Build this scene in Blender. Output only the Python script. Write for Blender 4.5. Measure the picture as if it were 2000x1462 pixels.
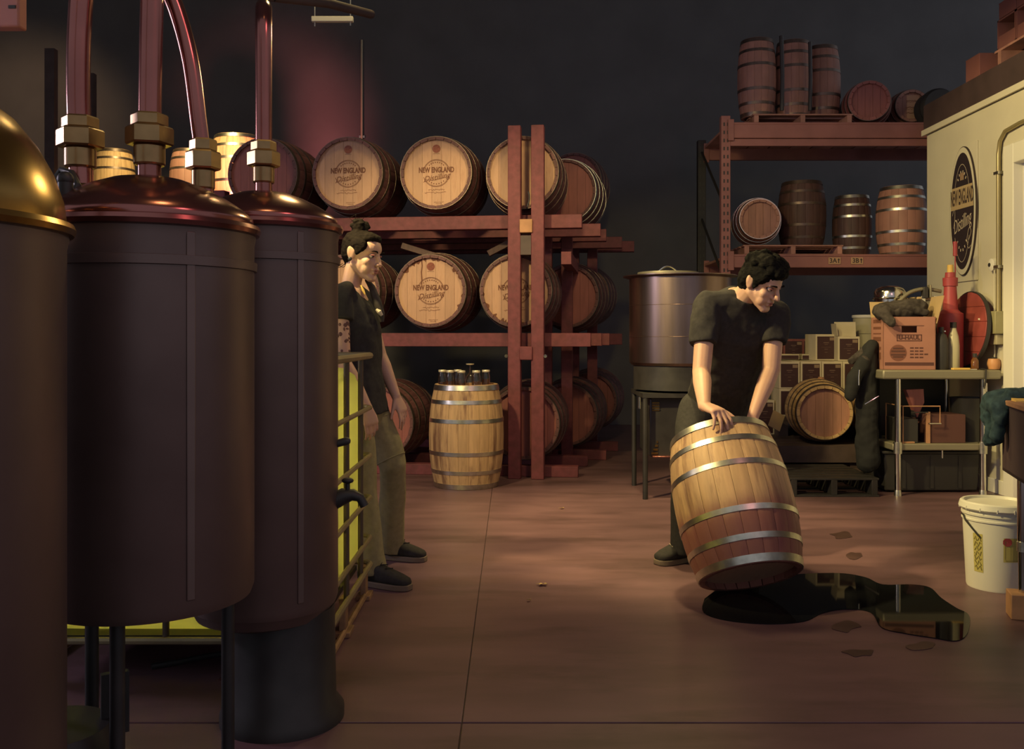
import bpy, bmesh, math, random
from mathutils import Vector, Matrix, Quaternion, noise as mnoise
random.seed(7)
for o in list(bpy.data.objects): bpy.data.objects.remove(o)
SC = bpy.context.scene
COL = SC.collection
PI = math.pi
# ------------------------------------------------------------------ camera, world, lights, exposure
EYE, F, CX, HY = 1.12, 1800.0, 1000.0, 655.0        # eye height, focal length and horizon of a 2000 x 1462 frame
cam = bpy.data.objects.new('camera', bpy.data.cameras.new('camera')); COL.objects.link(cam)
cam.location = (0, 0, EYE); cam.rotation_euler = (PI/2, 0, 0)
cam.data.sensor_width = 36; cam.data.lens = F/2000*36
cam.data.shift_y = -(731-HY)/2000; cam.data.clip_start = 0.05
SC.camera = cam
SC.view_settings.view_transform = 'Standard'; SC.view_settings.look = 'None'
SC.view_settings.exposure = 0.0; SC.view_settings.gamma = 1.0; SC.view_settings.use_curve_mapping = False
W = bpy.data.worlds.new('world'); SC.world = W; W.use_nodes = True
W.node_tree.nodes['Background'].inputs[0].default_value = (0.90, 0.92, 1.0, 1)
W.node_tree.nodes['Background'].inputs[1].default_value = 0.36
def lamp(name, kind, loc, aim, energy, color, size=0.5, spot=80, blend=0.6):
    d = bpy.data.lights.new(name, kind); d.energy = energy; d.color = color
    if kind == 'AREA': d.shape = 'DISK'; d.size = size
    else: d.shadow_soft_size = size
    if kind == 'SPOT': d.spot_size = math.radians(spot); d.spot_blend = blend
    o = bpy.data.objects.new(name, d); COL.objects.link(o); o.location = loc
    o.rotation_euler = (Vector(aim)-Vector(loc)).to_track_quat('-Z', 'Y').to_euler()
    return o
WARM = (1.0, 0.76, 0.31)
lamp('key_spot', 'SPOT', (-1.6, 3.6, 3.2), (1.3, 5.2, 0.6), 760, WARM, 0.10, 48, 0.35)  # unseen key from the upper left; the track is made up
lamp('key_spot', 'SPOT', (-1.5, 3.7, 3.2), (-0.4, 7.0, 0.95), 430, WARM, 0.10, 56, 0.6)  # unseen second spot, on no track, added to light the rack barrels
lamp('tank_fill', 'SPOT', (-1.15, 3.5, 3.3), (-1.12, 3.47, 0.9), 1700, WARM, 0.08, 21, 0.4)  # unseen narrow spot added so the plastic tank glows
lamp('pendant_lamp', 'SPOT', (0.65, 5.4, 3.05), (1.2, 5.6, 0), 85, WARM, 0.12, 170, 0.12)
lamp('floor_spot', 'SPOT', (0.75, 5.35, 4.4), (0.75, 5.3, 0), 560, WARM, 0.10, 46, 0.65)  # unseen spot added to pool light on the middle floor
lamp('wall_fill', 'SPOT', (1.3, 5.3, 2.9), (3.45, 6.3, 1.75), 150, WARM, 0.10, 80, 0.5)  # unseen spot added to brighten the office wall
lamp('high_lamp', 'SPOT', (-0.95, 6.5, 4.7), (-0.9, 5.4, 0), 80, WARM, 0.22, 125, 0.5)
lamp('still_lamp', 'SPOT', (-0.35, 1.75, 3.3), (-0.7, 1.9, 0), 16, WARM, 0.15, 70, 0.6)
lamp('rear_lamp', 'SPOT', (-3.1, 8.0, 4.1), (-3.5, 9.8, 2.4), 420, WARM, 0.12, 60, 0.5)
lamp('far_lamp', 'SPOT', (-5.6, 9.4, 4.3), (-6.1, 11.6, 3.6), 60, (1.0, 0.60, 0.32), 0.12, 80, 0.8)
lamp('red_wall_fill', 'SPOT', (-2.7, 8.9, 2.5), (-2.95, 11.6, 3.5), 330, (1.0, 0.24, 0.22), 0.2, 54, 0.9)  # unseen red spot added to tint the back wall
lamp('window_light', 'AREA', (-5.2, 3.8, 2.3), (-0.9, 2.3, 1.8), 46, (0.95, 0.82, 0.98), 0.7)
lamp('red_front_fill', 'AREA', (1.9, 0.7, 3.9), (0.1, 3.6, 0.4), 15, (1.0, 0.34, 0.36), 0.5)  # unseen red fill added over the foreground

# ------------------------------------------------------------------ helpers
def P(x, y, d): return Vector(((x-CX)*d/F, d, EYE-(y-HY)*d/F))     # photo pixel and depth -> world point
def FL(x, y, z=0.0):                                                # photo pixel -> point on the floor (or at height z)
    d = (EYE-z)*F/(y-HY); return Vector(((x-CX)*d/F, d, z))
def V(*a): return Vector(a)
class MB:
    def __init__(s): s.v = []; s.f = []
    def add(s, vs, fs):
        n = len(s.v); s.v += [tuple(v) for v in vs]; s.f += [tuple(i+n for i in f) for f in fs]; return s
    def box(s, c, size, R=None, taper=1.0):
        x, y, z = [k/2 for k in size]; c = Vector(c)
        vs = [V(-x,-y,-z),V(x,-y,-z),V(x,y,-z),V(-x,y,-z),V(-x*taper,-y*taper,z),V(x*taper,-y*taper,z),V(x*taper,y*taper,z),V(-x*taper,y*taper,z)]
        if R is not None: vs = [R @ v for v in vs]
        return s.add([v+c for v in vs], [(0,3,2,1),(4,5,6,7),(0,1,5,4),(1,2,6,5),(2,3,7,6),(3,0,4,7)])
    def bx(s, x0, x1, y0, y1, z0, z1): return s.box(((x0+x1)/2,(y0+y1)/2,(z0+z1)/2),(x1-x0,y1-y0,z1-z0))
    def loft(s, rings, closed=False):                                # rings: lists of equally many points
        n = len(rings[0]); vs = [p for r in rings for p in r]; fs = []
        m = len(rings)
        for i in range(m if closed else m-1):
            a, b = i*n, ((i+1) % m)*n
            for j in range(n):
                k = (j+1) % n; fs.append((a+j, a+k, b+k, b+j))
        if not closed: fs += [tuple(range(n))[::-1], tuple(range((m-1)*n, m*n))]
        return s.add(vs, fs)
    def ell(s, rings, n=18, e=1.0):                                  # rings: (centre, semi-axis A, semi-axis B)
        out = []
        for c, A, B in rings:
            r = []
            for j in range(n):
                t = 2*PI*j/n; ct, st = math.cos(t), math.sin(t)
                r.append(Vector(c) + Vector(A)*math.copysign(abs(ct)**e, ct) + Vector(B)*math.copysign(abs(st)**e, st))
            out.append(r)
        return s.loft(out)
    def tube(s, path, r, n=10, closed=False):
        path = [Vector(p) for p in path]; m = len(path)
        rr = r if isinstance(r, (list, tuple)) else [r]*m
        up = None; rings = []
        for i, p in enumerate(path):
            a = path[(i-1) % m] if (closed or i > 0) else p; b = path[(i+1) % m] if (closed or i < m-1) else p
            t = (b-a).normalized()
            if up is None: up = t.orthogonal().normalized()
            up = (up - t*up.dot(t)); up = up.normalized() if up.length > 1e-6 else t.orthogonal().normalized()
            q = t.cross(up)
            rings.append([p + (up*math.cos(2*PI*j/n) + q*math.sin(2*PI*j/n))*rr[i] for j in range(n)])
        return s.loft(rings, closed)
    def cyl(s, p0, p1, r0, r1=None, n=16): return s.tube([p0, p1], [r0, r0 if r1 is None else r1], n)
    def caps(s, p0, p1, r0, r1, n=14):                               # tapered capsule
        p0, p1 = Vector(p0), Vector(p1); ax = (p1-p0); L = ax.length; ax = ax/L if L > 1e-6 else V(0,0,1)
        path = []; rad = []
        for k in (4, 3, 2, 1): 
            a = k/4.4*PI/2; path.append(p0-ax*r0*math.sin(a)); rad.append(r0*math.cos(a))
        path += [p0, p1]; rad += [r0, r1]
        for k in (1, 2, 3, 4):
            a = k/4.4*PI/2; path.append(p1+ax*r1*math.sin(a)); rad.append(r1*math.cos(a))
        u = ax.orthogonal().normalized(); q = ax.cross(u)
        return s.loft([[p+(u*math.cos(2*PI*j/n)+q*math.sin(2*PI*j/n))*r for j in range(n)] for p, r in zip(path, rad)])
    def ball(s, c, r, R=None, n=14):
        c = Vector(c); r = (r,)*3 if not hasattr(r, '__len__') else r; rings = []
        m = n//2+2
        for i in range(m):
            a = -PI/2 + PI*(i+0.25)/(m-0.5)
            ring = [V(r[0]*math.cos(a)*math.cos(2*PI*j/n), r[1]*math.cos(a)*math.sin(2*PI*j/n), r[2]*math.sin(a)) for j in range(n)]
            rings.append([(R @ p if R is not None else p)+c for p in ring])
        return s.loft(rings)
    def lathe(s, prof, n=24, M=None):                                # prof: (radius, z); closed at r = 0 ends
        rings = [[V(r*math.cos(2*PI*j/n), r*math.sin(2*PI*j/n), z) for j in range(n)] for r, z in prof]
        if M is not None: rings = [[M @ p for p in r] for r in rings]
        return s.loft(rings)
    def ring(s, prof, n=24):                                         # closed profile: a solid of revolution with a hole
        return s.loft([[V(r*math.cos(2*PI*j/n), r*math.sin(2*PI*j/n), z) for j in range(n)] for r, z in prof], True)
    def prism(s, poly, z0, z1, M=None):
        vs = [V(x, y, z0) for x, y in poly] + [V(x, y, z1) for x, y in poly]; n = len(poly)
        if M is not None: vs = [M @ v for v in vs]
        fs = [tuple(range(n))[::-1], tuple(range(n, 2*n))] + [(i, (i+1) % n, (i+1) % n+n, i+n) for i in range(n)]
        return s.add(vs, fs)
    def mesh(s, name, mat=None, smooth=True, ang=40):
        me = bpy.data.meshes.new(name); me.from_pydata(s.v, [], s.f); me.update()
        bm = bmesh.new(); bm.from_mesh(me); bmesh.ops.recalc_face_normals(bm, faces=bm.faces); bm.to_mesh(me); bm.free()
        if mat: me.materials.append(mat)
        if smooth:
            me.polygons.foreach_set('use_smooth', [True]*len(me.polygons))
            me.set_sharp_from_angle(angle=math.radians(ang))
        return me
    def build(s, name, mat, parent=None, bevel=0, smooth=True, ang=40, label=None, loc=None, rot=None):
        return put(name, s.mesh(name, mat, smooth, ang), parent, bevel, label, loc, rot)
def put(name, me, parent=None, bevel=0, label=None, loc=None, rot=None):
    o = bpy.data.objects.new(name, me); COL.objects.link(o)
    if parent is not None: o.parent = parent
    if bevel:
        b = o.modifiers.new('bevel', 'BEVEL'); b.width = bevel; b.segments = 2; b.limit_method = 'ANGLE'
    if label: o['label'] = label
    if loc is not None: o.location = loc
    if rot is not None: o.rotation_euler = rot
    return o
def tag(o, label, cat, group=None):
    o['label'] = label; o['category'] = cat
    if group: o['group'] = group
    return o
def thing(name, label, cat, loc=(0,0,0), rz=0, group=None, M=None):
    o = bpy.data.objects.new(name, None); COL.objects.link(o); o.empty_display_size = 0.1
    if M is not None: o.matrix_world = M
    else: o.location = loc; o.rotation_euler = (0, 0, rz)
    return tag(o, label, cat, group)
def struct(o): o['kind'] = 'structure'; return o
def copy_tree(o, parent=None):
    c = o.copy(); COL.objects.link(c)
    if parent is not None: c.parent = parent
    for ch in list(o.children): copy_tree(ch, c)
    return c
def rotm(ax, deg): return Matrix.Rotation(math.radians(deg), 3, ax)
_txt = {}
def text_mb(s, size, shear=0, fat=0, spacing=1.0):                   # flat lettering, centred, in the xy plane
    cu = bpy.data.curves.new('lettering', 'FONT'); cu.body = s; cu.size = size; cu.shear = shear; cu.offset = fat
    cu.align_x = 'CENTER'; cu.align_y = 'CENTER'; cu.extrude = 0.0004; cu.resolution_u = 3; cu.space_character = spacing
    o = bpy.data.objects.new('lettering', cu); COL.objects.link(o)
    dg = bpy.context.evaluated_depsgraph_get(); me = bpy.data.meshes.new_from_object(o.evaluated_get(dg))
    mb = MB(); mb.add([v.co.copy() for v in me.vertices], [tuple(p.vertices) for p in me.polygons])
    bpy.data.objects.remove(o); bpy.data.curves.remove(cu); bpy.data.meshes.remove(me)
    return mb
def xf(mb, M):
    mb.v = [tuple(M @ Vector(v)) for v in mb.v]; return mb
def join(*mbs):
    r = MB()
    for m in mbs: r.add(m.v, m.f)
    return r
def stroke(pts, w, z=0.0):                                           # a flat pen line in the xy plane, 0.4 mm thick
    mb = MB(); pts = [Vector((p[0], p[1], z)) for p in pts]; n = len(pts); L = []; R = []
    for i, p in enumerate(pts):
        t = (pts[min(i+1, n-1)]-pts[max(i-1, 0)]).normalized(); q = V(-t.y, t.x, 0)*w/2
        L.append(p+q); R.append(p-q)
    vs = L+R; m = len(vs); vs = vs+[v+V(0,0,0.0004) for v in vs]
    fs = [(m+i, m+i+1, m+n+i+1, m+n+i) for i in range(n-1)]
    return mb.add(vs, fs)
def circle_line(r, w, n=40, a0=0, a1=2*PI, c=(0,0)):
    return stroke([(c[0]+r*math.cos(a0+(a1-a0)*i/n), c[1]+r*math.sin(a0+(a1-a0)*i/n)) for i in range(n+1)], w)

# ------------------------------------------------------------------ materials
def M(name, col, rough=0.6, metal=0.0, var=0.0, scale=8.0, bump=0.0, objvar=0.0, stretch=(1,1,1), spec=0.5, stain=None, stain_amt=0.0, stain_scale=3.0, coat=0.0, **kw):
    m = bpy.data.materials.new(name); m.use_nodes = True; nt = m.node_tree; N = nt.nodes; L = nt.links
    b = N['Principled BSDF']; b.inputs['Base Color'].default_value = (*col, 1); b.inputs['Roughness'].default_value = rough
    b.inputs['Metallic'].default_value = metal; b.inputs['Specular IOR Level'].default_value = spec; b.inputs['Coat Weight'].default_value = coat
    for k, v in kw.items(): b.inputs[k.replace('_', ' ')].default_value = v
    if var or bump or stain or objvar:
        tc = N.new('ShaderNodeTexCoord'); mp = N.new('ShaderNodeMapping'); mp.inputs['Scale'].default_value = stretch
        L.new(tc.outputs['Object'], mp.inputs['Vector'])
        src = mp.outputs['Vector']; oi = None
        if objvar:
            oi = N.new('ShaderNodeObjectInfo'); ad = N.new('ShaderNodeVectorMath'); ad.operation = 'ADD'
            sc = N.new('ShaderNodeVectorMath'); sc.operation = 'SCALE'; sc.inputs[3].default_value = 37.0
            cx = N.new('ShaderNodeCombineXYZ'); L.new(oi.outputs['Random'], cx.inputs[0]); L.new(oi.outputs['Random'], cx.inputs[1])
            L.new(cx.outputs[0], sc.inputs[0]); L.new(sc.outputs[0], ad.inputs[0]); L.new(src, ad.inputs[1]); src = ad.outputs[0]
        nz = N.new('ShaderNodeTexNoise'); nz.inputs['Scale'].default_value = scale; nz.inputs['Detail'].default_value = 5
        L.new(src, nz.inputs['Vector'])
        mr = N.new('ShaderNodeMapRange'); mr.inputs[1].default_value = 0.3; mr.inputs[2].default_value = 0.7
        mr.inputs[3].default_value = 1-var; mr.inputs[4].default_value = 1+var
        L.new(nz.outputs['Fac'], mr.inputs[0]); val = mr.outputs[0]
        if objvar:
            m2 = N.new('ShaderNodeMapRange'); m2.inputs[3].default_value = 1-objvar; m2.inputs[4].default_value = 1+objvar
            L.new(oi.outputs['Random'], m2.inputs[0]); mu = N.new('ShaderNodeMath'); mu.operation = 'MULTIPLY'
            L.new(val, mu.inputs[0]); L.new(m2.outputs[0], mu.inputs[1]); val = mu.outputs[0]
        vm = N.new('ShaderNodeVectorMath'); vm.operation = 'SCALE'; vm.inputs[0].default_value = col; L.new(val, vm.inputs[3])
        out = vm.outputs[0]
        if stain:
            ns = N.new('ShaderNodeTexNoise'); ns.inputs['Scale'].default_value = stain_scale; ns.inputs['Detail'].default_value = 6; ns.inputs['Roughness'].default_value = 0.62
            L.new(src, ns.inputs['Vector'])
            r2 = N.new('ShaderNodeMapRange'); r2.inputs[1].default_value = 0.52; r2.inputs[2].default_value = 0.68; r2.inputs[4].default_value = stain_amt
            L.new(ns.outputs['Fac'], r2.inputs[0]); mx = N.new('ShaderNodeMix'); mx.data_type = 'RGBA'
            L.new(r2.outputs[0], mx.inputs[0]); L.new(out, mx.inputs[6]); mx.inputs[7].default_value = (*stain, 1); out = mx.outputs[2]
        L.new(out, b.inputs['Base Color'])
        if bump:
            bp = N.new('ShaderNodeBump'); bp.inputs['Strength'].default_value = bump; bp.inputs['Distance'].default_value = 0.01
            L.new(nz.outputs['Fac'], bp.inputs['Height']); L.new(bp.outputs[0], b.inputs['Normal'])
    return m
OAK = M('oak', (0.50, 0.33, 0.17), 0.6, var=0.13, scale=7, bump=0.1, objvar=0.11, stretch=(6,6,0.8), stain=(0.16,0.07,0.035), stain_amt=0.55, stain_scale=2.6)
OAK_WORN = M('worn_oak', (0.48, 0.31, 0.165), 0.62, var=0.15, scale=7, bump=0.14, objvar=0.11, stretch=(6,6,0.8), stain=(0.11,0.04,0.03), stain_amt=0.8, stain_scale=2.2)
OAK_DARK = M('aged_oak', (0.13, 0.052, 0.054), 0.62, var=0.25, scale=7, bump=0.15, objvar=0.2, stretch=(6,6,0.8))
OAK_MAROON = M('maroon_ended_oak', (0.48, 0.31, 0.165), 0.6, var=0.15, scale=7, bump=0.14, objvar=0.11, stretch=(6,6,0.8), stain=(0.13,0.05,0.04), stain_amt=0.8, stain_scale=2.2)
def _maroon_end(m, z0, z1, col):                                           # maroon tone over the bottom end of the staves, ragged at its upper edge
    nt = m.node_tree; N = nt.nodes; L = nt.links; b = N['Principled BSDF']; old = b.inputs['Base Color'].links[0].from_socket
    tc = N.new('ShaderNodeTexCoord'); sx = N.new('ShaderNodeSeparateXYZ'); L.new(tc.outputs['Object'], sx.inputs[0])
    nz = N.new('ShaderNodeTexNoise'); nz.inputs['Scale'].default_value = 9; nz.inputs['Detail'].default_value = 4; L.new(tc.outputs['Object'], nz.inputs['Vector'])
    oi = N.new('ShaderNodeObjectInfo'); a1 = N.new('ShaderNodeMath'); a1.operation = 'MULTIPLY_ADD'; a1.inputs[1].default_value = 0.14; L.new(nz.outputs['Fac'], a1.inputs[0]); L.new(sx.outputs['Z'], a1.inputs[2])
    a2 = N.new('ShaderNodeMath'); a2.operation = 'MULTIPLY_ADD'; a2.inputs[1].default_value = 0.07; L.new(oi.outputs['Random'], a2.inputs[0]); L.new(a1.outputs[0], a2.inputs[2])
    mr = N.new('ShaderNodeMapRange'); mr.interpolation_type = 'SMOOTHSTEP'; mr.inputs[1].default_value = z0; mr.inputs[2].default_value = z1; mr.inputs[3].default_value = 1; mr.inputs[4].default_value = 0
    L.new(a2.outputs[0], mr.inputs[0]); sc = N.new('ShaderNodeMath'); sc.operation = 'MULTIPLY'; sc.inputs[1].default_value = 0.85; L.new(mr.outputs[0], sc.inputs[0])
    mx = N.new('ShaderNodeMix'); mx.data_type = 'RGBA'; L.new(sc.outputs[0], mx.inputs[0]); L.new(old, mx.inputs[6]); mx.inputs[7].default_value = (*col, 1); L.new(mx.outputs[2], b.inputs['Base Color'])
_maroon_end(OAK_MAROON, 0.27, 0.44, (0.20, 0.058, 0.056))
OAK_DIM = M('dim_oak', (0.085, 0.042, 0.036), 0.6, var=0.2, scale=7, bump=0.1, objvar=0.15, stretch=(6,6,0.8))  # shade of two unlit shelf barrels put into the colour
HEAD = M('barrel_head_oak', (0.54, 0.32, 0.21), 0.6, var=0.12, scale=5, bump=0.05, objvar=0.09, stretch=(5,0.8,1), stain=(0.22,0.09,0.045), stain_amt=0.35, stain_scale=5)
HEAD_RED = M('dark_red_oak', (0.30, 0.10, 0.09), 0.6, var=0.15, scale=5, bump=0.05, objvar=0.1, stretch=(5,0.8,1))  # shade on the dim barrel heads put into the colour
HEAD_DIM = M('dull_head_oak', (0.36, 0.18, 0.14), 0.6, var=0.15, scale=5, bump=0.05, objvar=0.1, stretch=(5,0.8,1))  # duller, browner version of the head oak
STEEL = M('galvanised_steel', (0.55, 0.54, 0.46), 0.34, 1.0, var=0.18, scale=26, bump=0.05)
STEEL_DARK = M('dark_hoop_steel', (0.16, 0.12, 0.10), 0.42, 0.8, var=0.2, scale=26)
CHROME = M('polished_steel', (0.62, 0.60, 0.55), 0.16, 1.0)
STAINLESS = M('brushed_stainless', (0.22, 0.165, 0.155), 0.33, 1.0, var=0.1, scale=30, stretch=(1,1,0.1))
COPPER = M('tarnished_copper', (0.30, 0.115, 0.10), 0.21, 0.9, var=0.15, scale=5)
COPPER_DK = M('dull_copper', (0.155, 0.108, 0.10), 0.42, 0.6, var=0.2, scale=3)
BRASS = M('brass_fitting', (0.32, 0.20, 0.09), 0.30, 0.9, var=0.15, scale=20)
BRASSC = M('yellow_brass', (0.36, 0.21, 0.06), 0.26, 0.95, var=0.25, scale=5)
CONC = M('concrete', (0.146, 0.081, 0.096), 0.40, var=0.20, scale=2.6, bump=0.06, stretch=(0.7,2.2,1), spec=0.45, stain=(0.062,0.036,0.038), stain_amt=0.75, stain_scale=1.4)
DARKWALL = M('dark_wall_paint', (0.135, 0.132, 0.134), 0.85, var=0.1, scale=2)
CREAM = M('cream_wall_paint', (0.60, 0.57, 0.46), 0.75, var=0.04, scale=4, bump=0.02)
WHITE = M('white_trim_paint', (0.76, 0.75, 0.68), 0.5)
WHITEDOOR = M('white_door_paint', (0.66, 0.65, 0.66), 0.5, var=0.03)
REDWOOD = M('red_painted_timber', (0.17, 0.042, 0.055), 0.65, var=0.2, scale=7, bump=0.15, stretch=(3,3,3), objvar=0.12, stain=(0.11,0.04,0.04), stain_amt=0.4)
PALEWOOD = M('pale_timber', (0.42, 0.22, 0.12), 0.7, var=0.2, scale=10, bump=0.1, objvar=0.15)
PALLET = M('pallet_timber', (0.36, 0.18, 0.15), 0.75, var=0.25, scale=9, bump=0.15, objvar=0.2)
DKWOOD = M('dark_timber', (0.085, 0.058, 0.056), 0.6, var=0.2, scale=9, bump=0.1, objvar=0.15)
RACKPAINT = M('orange_rack_paint', (0.27, 0.113, 0.108), 0.5, var=0.12, scale=6)
BLACK = M('black_plastic', (0.030, 0.029, 0.030), 0.5)
BLACKM = M('black_iron', (0.032, 0.030, 0.031), 0.5, 0.3, var=0.2, scale=12)
CLOTH_BLACK = M('black_cotton', (0.038, 0.036, 0.037), 0.95, var=0.15, scale=60, bump=0.1, spec=0.2)
CLOTH_DENIM = M('black_denim', (0.036, 0.035, 0.037), 0.9, var=0.15, scale=60, bump=0.1, spec=0.2)
CLOTH_KHAKI = M('olive_khaki_cotton', (0.27, 0.24, 0.13), 0.9, var=0.12, scale=40, bump=0.1, spec=0.2)
CLOTH_GREY = M('charcoal_wool', (0.055, 0.047, 0.044), 0.95, var=0.3, scale=30, bump=0.2, spec=0.2)
CLOTH_TEAL = M('dark_teal_towelling', (0.03, 0.055, 0.065), 0.95, var=0.3, scale=40, bump=0.2, spec=0.2)
SKIN = M('skin', (0.60, 0.37, 0.27), 0.5, var=0.05, scale=12, bump=0.02, Subsurface_Weight=0.06)
LIPS = M('lips', (0.42, 0.15, 0.12), 0.45)
EYEW = M('eye_white', (0.6, 0.55, 0.5), 0.2)
HAIR = M('dark_brown_hair', col=(0.007,0.0065,0.006), rough=0.8, spec=0.1, var=0.4, scale=40, stretch=(1,1,4), bump=0.3)
HAIR_F = M('brown_hair', col=(0.009,0.006,0.005), rough=0.8, spec=0.1, var=0.4, scale=40, stretch=(1,1,4), bump=0.3)
PLASTIC_T = M('translucent_plastic', (0.72, 0.76, 0.28), 0.35)
def _translucent(m, col, f):
    nt = m.node_tree; tr = nt.nodes.new('ShaderNodeBsdfTranslucent'); tr.inputs[0].default_value = (*col, 1); mx = nt.nodes.new('ShaderNodeMixShader'); mx.inputs[0].default_value = f
    nt.links.new(nt.nodes['Principled BSDF'].outputs[0], mx.inputs[1]); nt.links.new(tr.outputs[0], mx.inputs[2]); nt.links.new(mx.outputs[0], nt.nodes['Material Output'].inputs[0])
_translucent(PLASTIC_T, (0.95, 0.97, 0.52), 0.42)
WHITEPL = M('white_plastic', (0.76, 0.75, 0.68), 0.4, var=0.03)
FROST = M('frosted_plastic', (0.50, 0.47, 0.32), 0.35)
CARD = M('brown_cardboard', (0.36, 0.17, 0.13), 0.8, var=0.08, scale=6)
CARD_RED = M('red_brown_cardboard', (0.22, 0.085, 0.08), 0.8, var=0.08, scale=6)
ROOFEDGE = M('roof_edge_timber', (0.055, 0.034, 0.038), 0.7, var=0.2, scale=5)
LIDM = M('pale_metal_lid', (0.80, 0.72, 0.52), 0.3, 0.5)
JACKET = M('black_jacket_cloth', (0.022, 0.023, 0.024), 0.9, spec=0.2)
CARD_TAN = M('tan_cardboard', (0.42, 0.30, 0.16), 0.8, var=0.08, scale=6)
CARD_CREAM = M('cream_cardboard', (0.74, 0.66, 0.46), 0.7, var=0.06, scale=6, objvar=0.06)
PRINT = M('plum_print', (0.07, 0.032, 0.034), 0.5, var=0.1, scale=6)
INK = M('brown_ink', (0.17, 0.065, 0.04), 0.8)
INKB = M('black_ink', (0.035, 0.022, 0.025), 0.7)
INKW = M('pale_ink', (0.55, 0.47, 0.36), 0.7)
REDPL = M('red_plastic', (0.36, 0.055, 0.065), 0.45)
REDHEAD = M('red_lit_wood', (0.27, 0.06, 0.055), 0.4, var=0.25, scale=6)  # red light on the leaning barrel head put into the colour
YELLOW = M('yellow_card', (0.72, 0.48, 0.13), 0.6)
ORANGE = M('orange_tape', (0.6, 0.30, 0.14), 0.5)
GREYM = M('grey_metal', (0.28, 0.26, 0.19), 0.5, 0.5)
WATER = M('water', (0.010, 0.011, 0.012), 0.03, spec=0.2, IOR=1.2)
GLASS = M('clear_glass', (0.9, 0.88, 0.82), 0.03, Transmission_Weight=1.0, IOR=1.45)
AMBER = M('amber_liquid', (0.35, 0.14, 0.04), 0.1, Transmission_Weight=0.6)
SIGNDK = M('sign_navy', (0.030, 0.022, 0.030), 0.45)
LEAF = M('dry_leaf', (0.55, 0.40, 0.16), 0.8)
# ------------------------------------------------------------------ the room
fl = MB().bx(-7, 7, -2.5, 11.6, -0.12, -0.008).build('floor', DKWOOD, smooth=False); struct(fl)
xs = [-7, -0.145, 7]; ys = [-2.5, 2.668, 8.9, 11.6]
for i in range(2):
    for j in range(3):
        g = 0.005; gx = 0.0015
        MB().bx(xs[i]+gx, xs[i+1]-gx, ys[j]+g, ys[j+1]-g, -0.06, 0).build('slab', CONC, fl, bevel=0.0015)
wb = MB().bx(-7, 7, 11.6, 11.8, -0.12, 6.2).build('wall_back', DARKWALL, smooth=False); struct(wb)
wl = MB().bx(-7.2, -7, 1.5, 11.8, -0.12, 6.2).build('wall_left', DARKWALL, smooth=False); struct(wl)
ce = MB().bx(-7.2, 7.2, -1.0, 11.8, 6.2, 6.4).build('ceiling', DARKWALL, smooth=False); struct(ce)
XW, YC, TOP = 3.45, 7.66, 2.79                                       # office partition: its face, far corner and top
m = MB().bx(XW, XW+0.12, 6.43, YC, 0, TOP).bx(XW, XW+0.12, 2.4, 6.43, 2.42, TOP).bx(XW, XW+0.12, 2.4, 5.35, 0, 2.42).bx(XW+0.12, 7, YC-0.12, YC, 0, TOP)
wr = m.build('wall_right', CREAM, smooth=False); struct(wr)
# door of the office in its white casing
dr = MB().bx(XW+0.05, XW+0.09, 5.43, 6.33, 0.01, 2.30).build('door_1', WHITEDOOR, bevel=0.003); struct(dr)
MB().bx(XW-0.02, XW+0.06, 6.31, 6.44, 0, 2.44).bx(XW-0.02, XW+0.06, 5.33, 5.46, 0, 2.44).bx(XW-0.02, XW+0.06, 5.46, 6.31, 2.30, 2.44).build('door_casing', WHITE, dr, bevel=0.006)
MB().bx(XW+0.035, XW+0.052, 5.55, 6.22, 0.2, 1.0).bx(XW+0.035, XW+0.052, 5.55, 6.22, 1.2, 2.2).build('door_panel', WHITEDOOR, dr, bevel=0.012)
MB().ball((XW+0.0, 5.55, 1.0), 0.03).cyl((XW+0.0,5.55,1.0),(XW+0.05,5.55,1.0),0.012).build('door_knob', CHROME, dr)
bb = MB().bx(XW-0.015, XW, 6.44, YC, 0, 0.1).build('baseboard_right', WHITE, bevel=0.003); struct(bb)
# roof deck over the office
rf = MB().bx(XW-0.02, 6.9, 2.4, YC+0.02, TOP, TOP+0.24).build('trim_1', ROOFEDGE, smooth=False); struct(rf)
MB().bx(XW-0.035, XW-0.02, 2.4, YC+0.03, TOP-0.01, TOP+0.035).build('edge_trim', CREAM, rf)
t = thing('pipe_hanger', 'pale steel channel hung on threaded rods high above the lying barrels', 'hanger', (0,0,0))
a = P(609, 39, 7.0); b = P(690, 37, 7.0)
MB().box((a+b)/2, (b.x-a.x, 0.04, 0.04)).build('channel', CREAM, t, bevel=0.004)
for k in (0.07, 0.93):
    q = a.lerp(b, k); MB().cyl(q+V(0,0,-0.05), (q.x, q.y, 6.21), 0.006, n=8).build('threaded_rod', STEEL, t)
t = thing('conduit', 'thin vertical conduit on dark back wall above the lying barrels', 'pipe')
a = P(705, 75, 11.5)
MB().cyl((a.x, 11.56, 0.2), (a.x, 11.56, a.z), 0.013, n=10).build('pipe', M('galvanised_conduit', (0.62,0.55,0.36), 0.4), t)
for z in (2.4, 3.6): MB().bx(a.x-0.035, a.x+0.035, 11.57, 11.6, z, z+0.03).build('strap', STEEL, t)
t = thing('wall_heater', 'red sheet metal heater box hanging in the upper corner over the brass still', 'heater')
a = P(37, 52, 4.6); b = P(-60, -40, 4.6)
MB().bx(b.x, a.x, 4.6, 4.68, a.z, b.z).build('housing', M('faded_red_enamel', (0.40,0.16,0.13), 0.6), t, bevel=0.01)
MB().bx(a.x-0.05, a.x-0.015, 4.593, 4.6, a.z+0.09, a.z+0.105).build('latch', BLACK, t)
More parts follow.
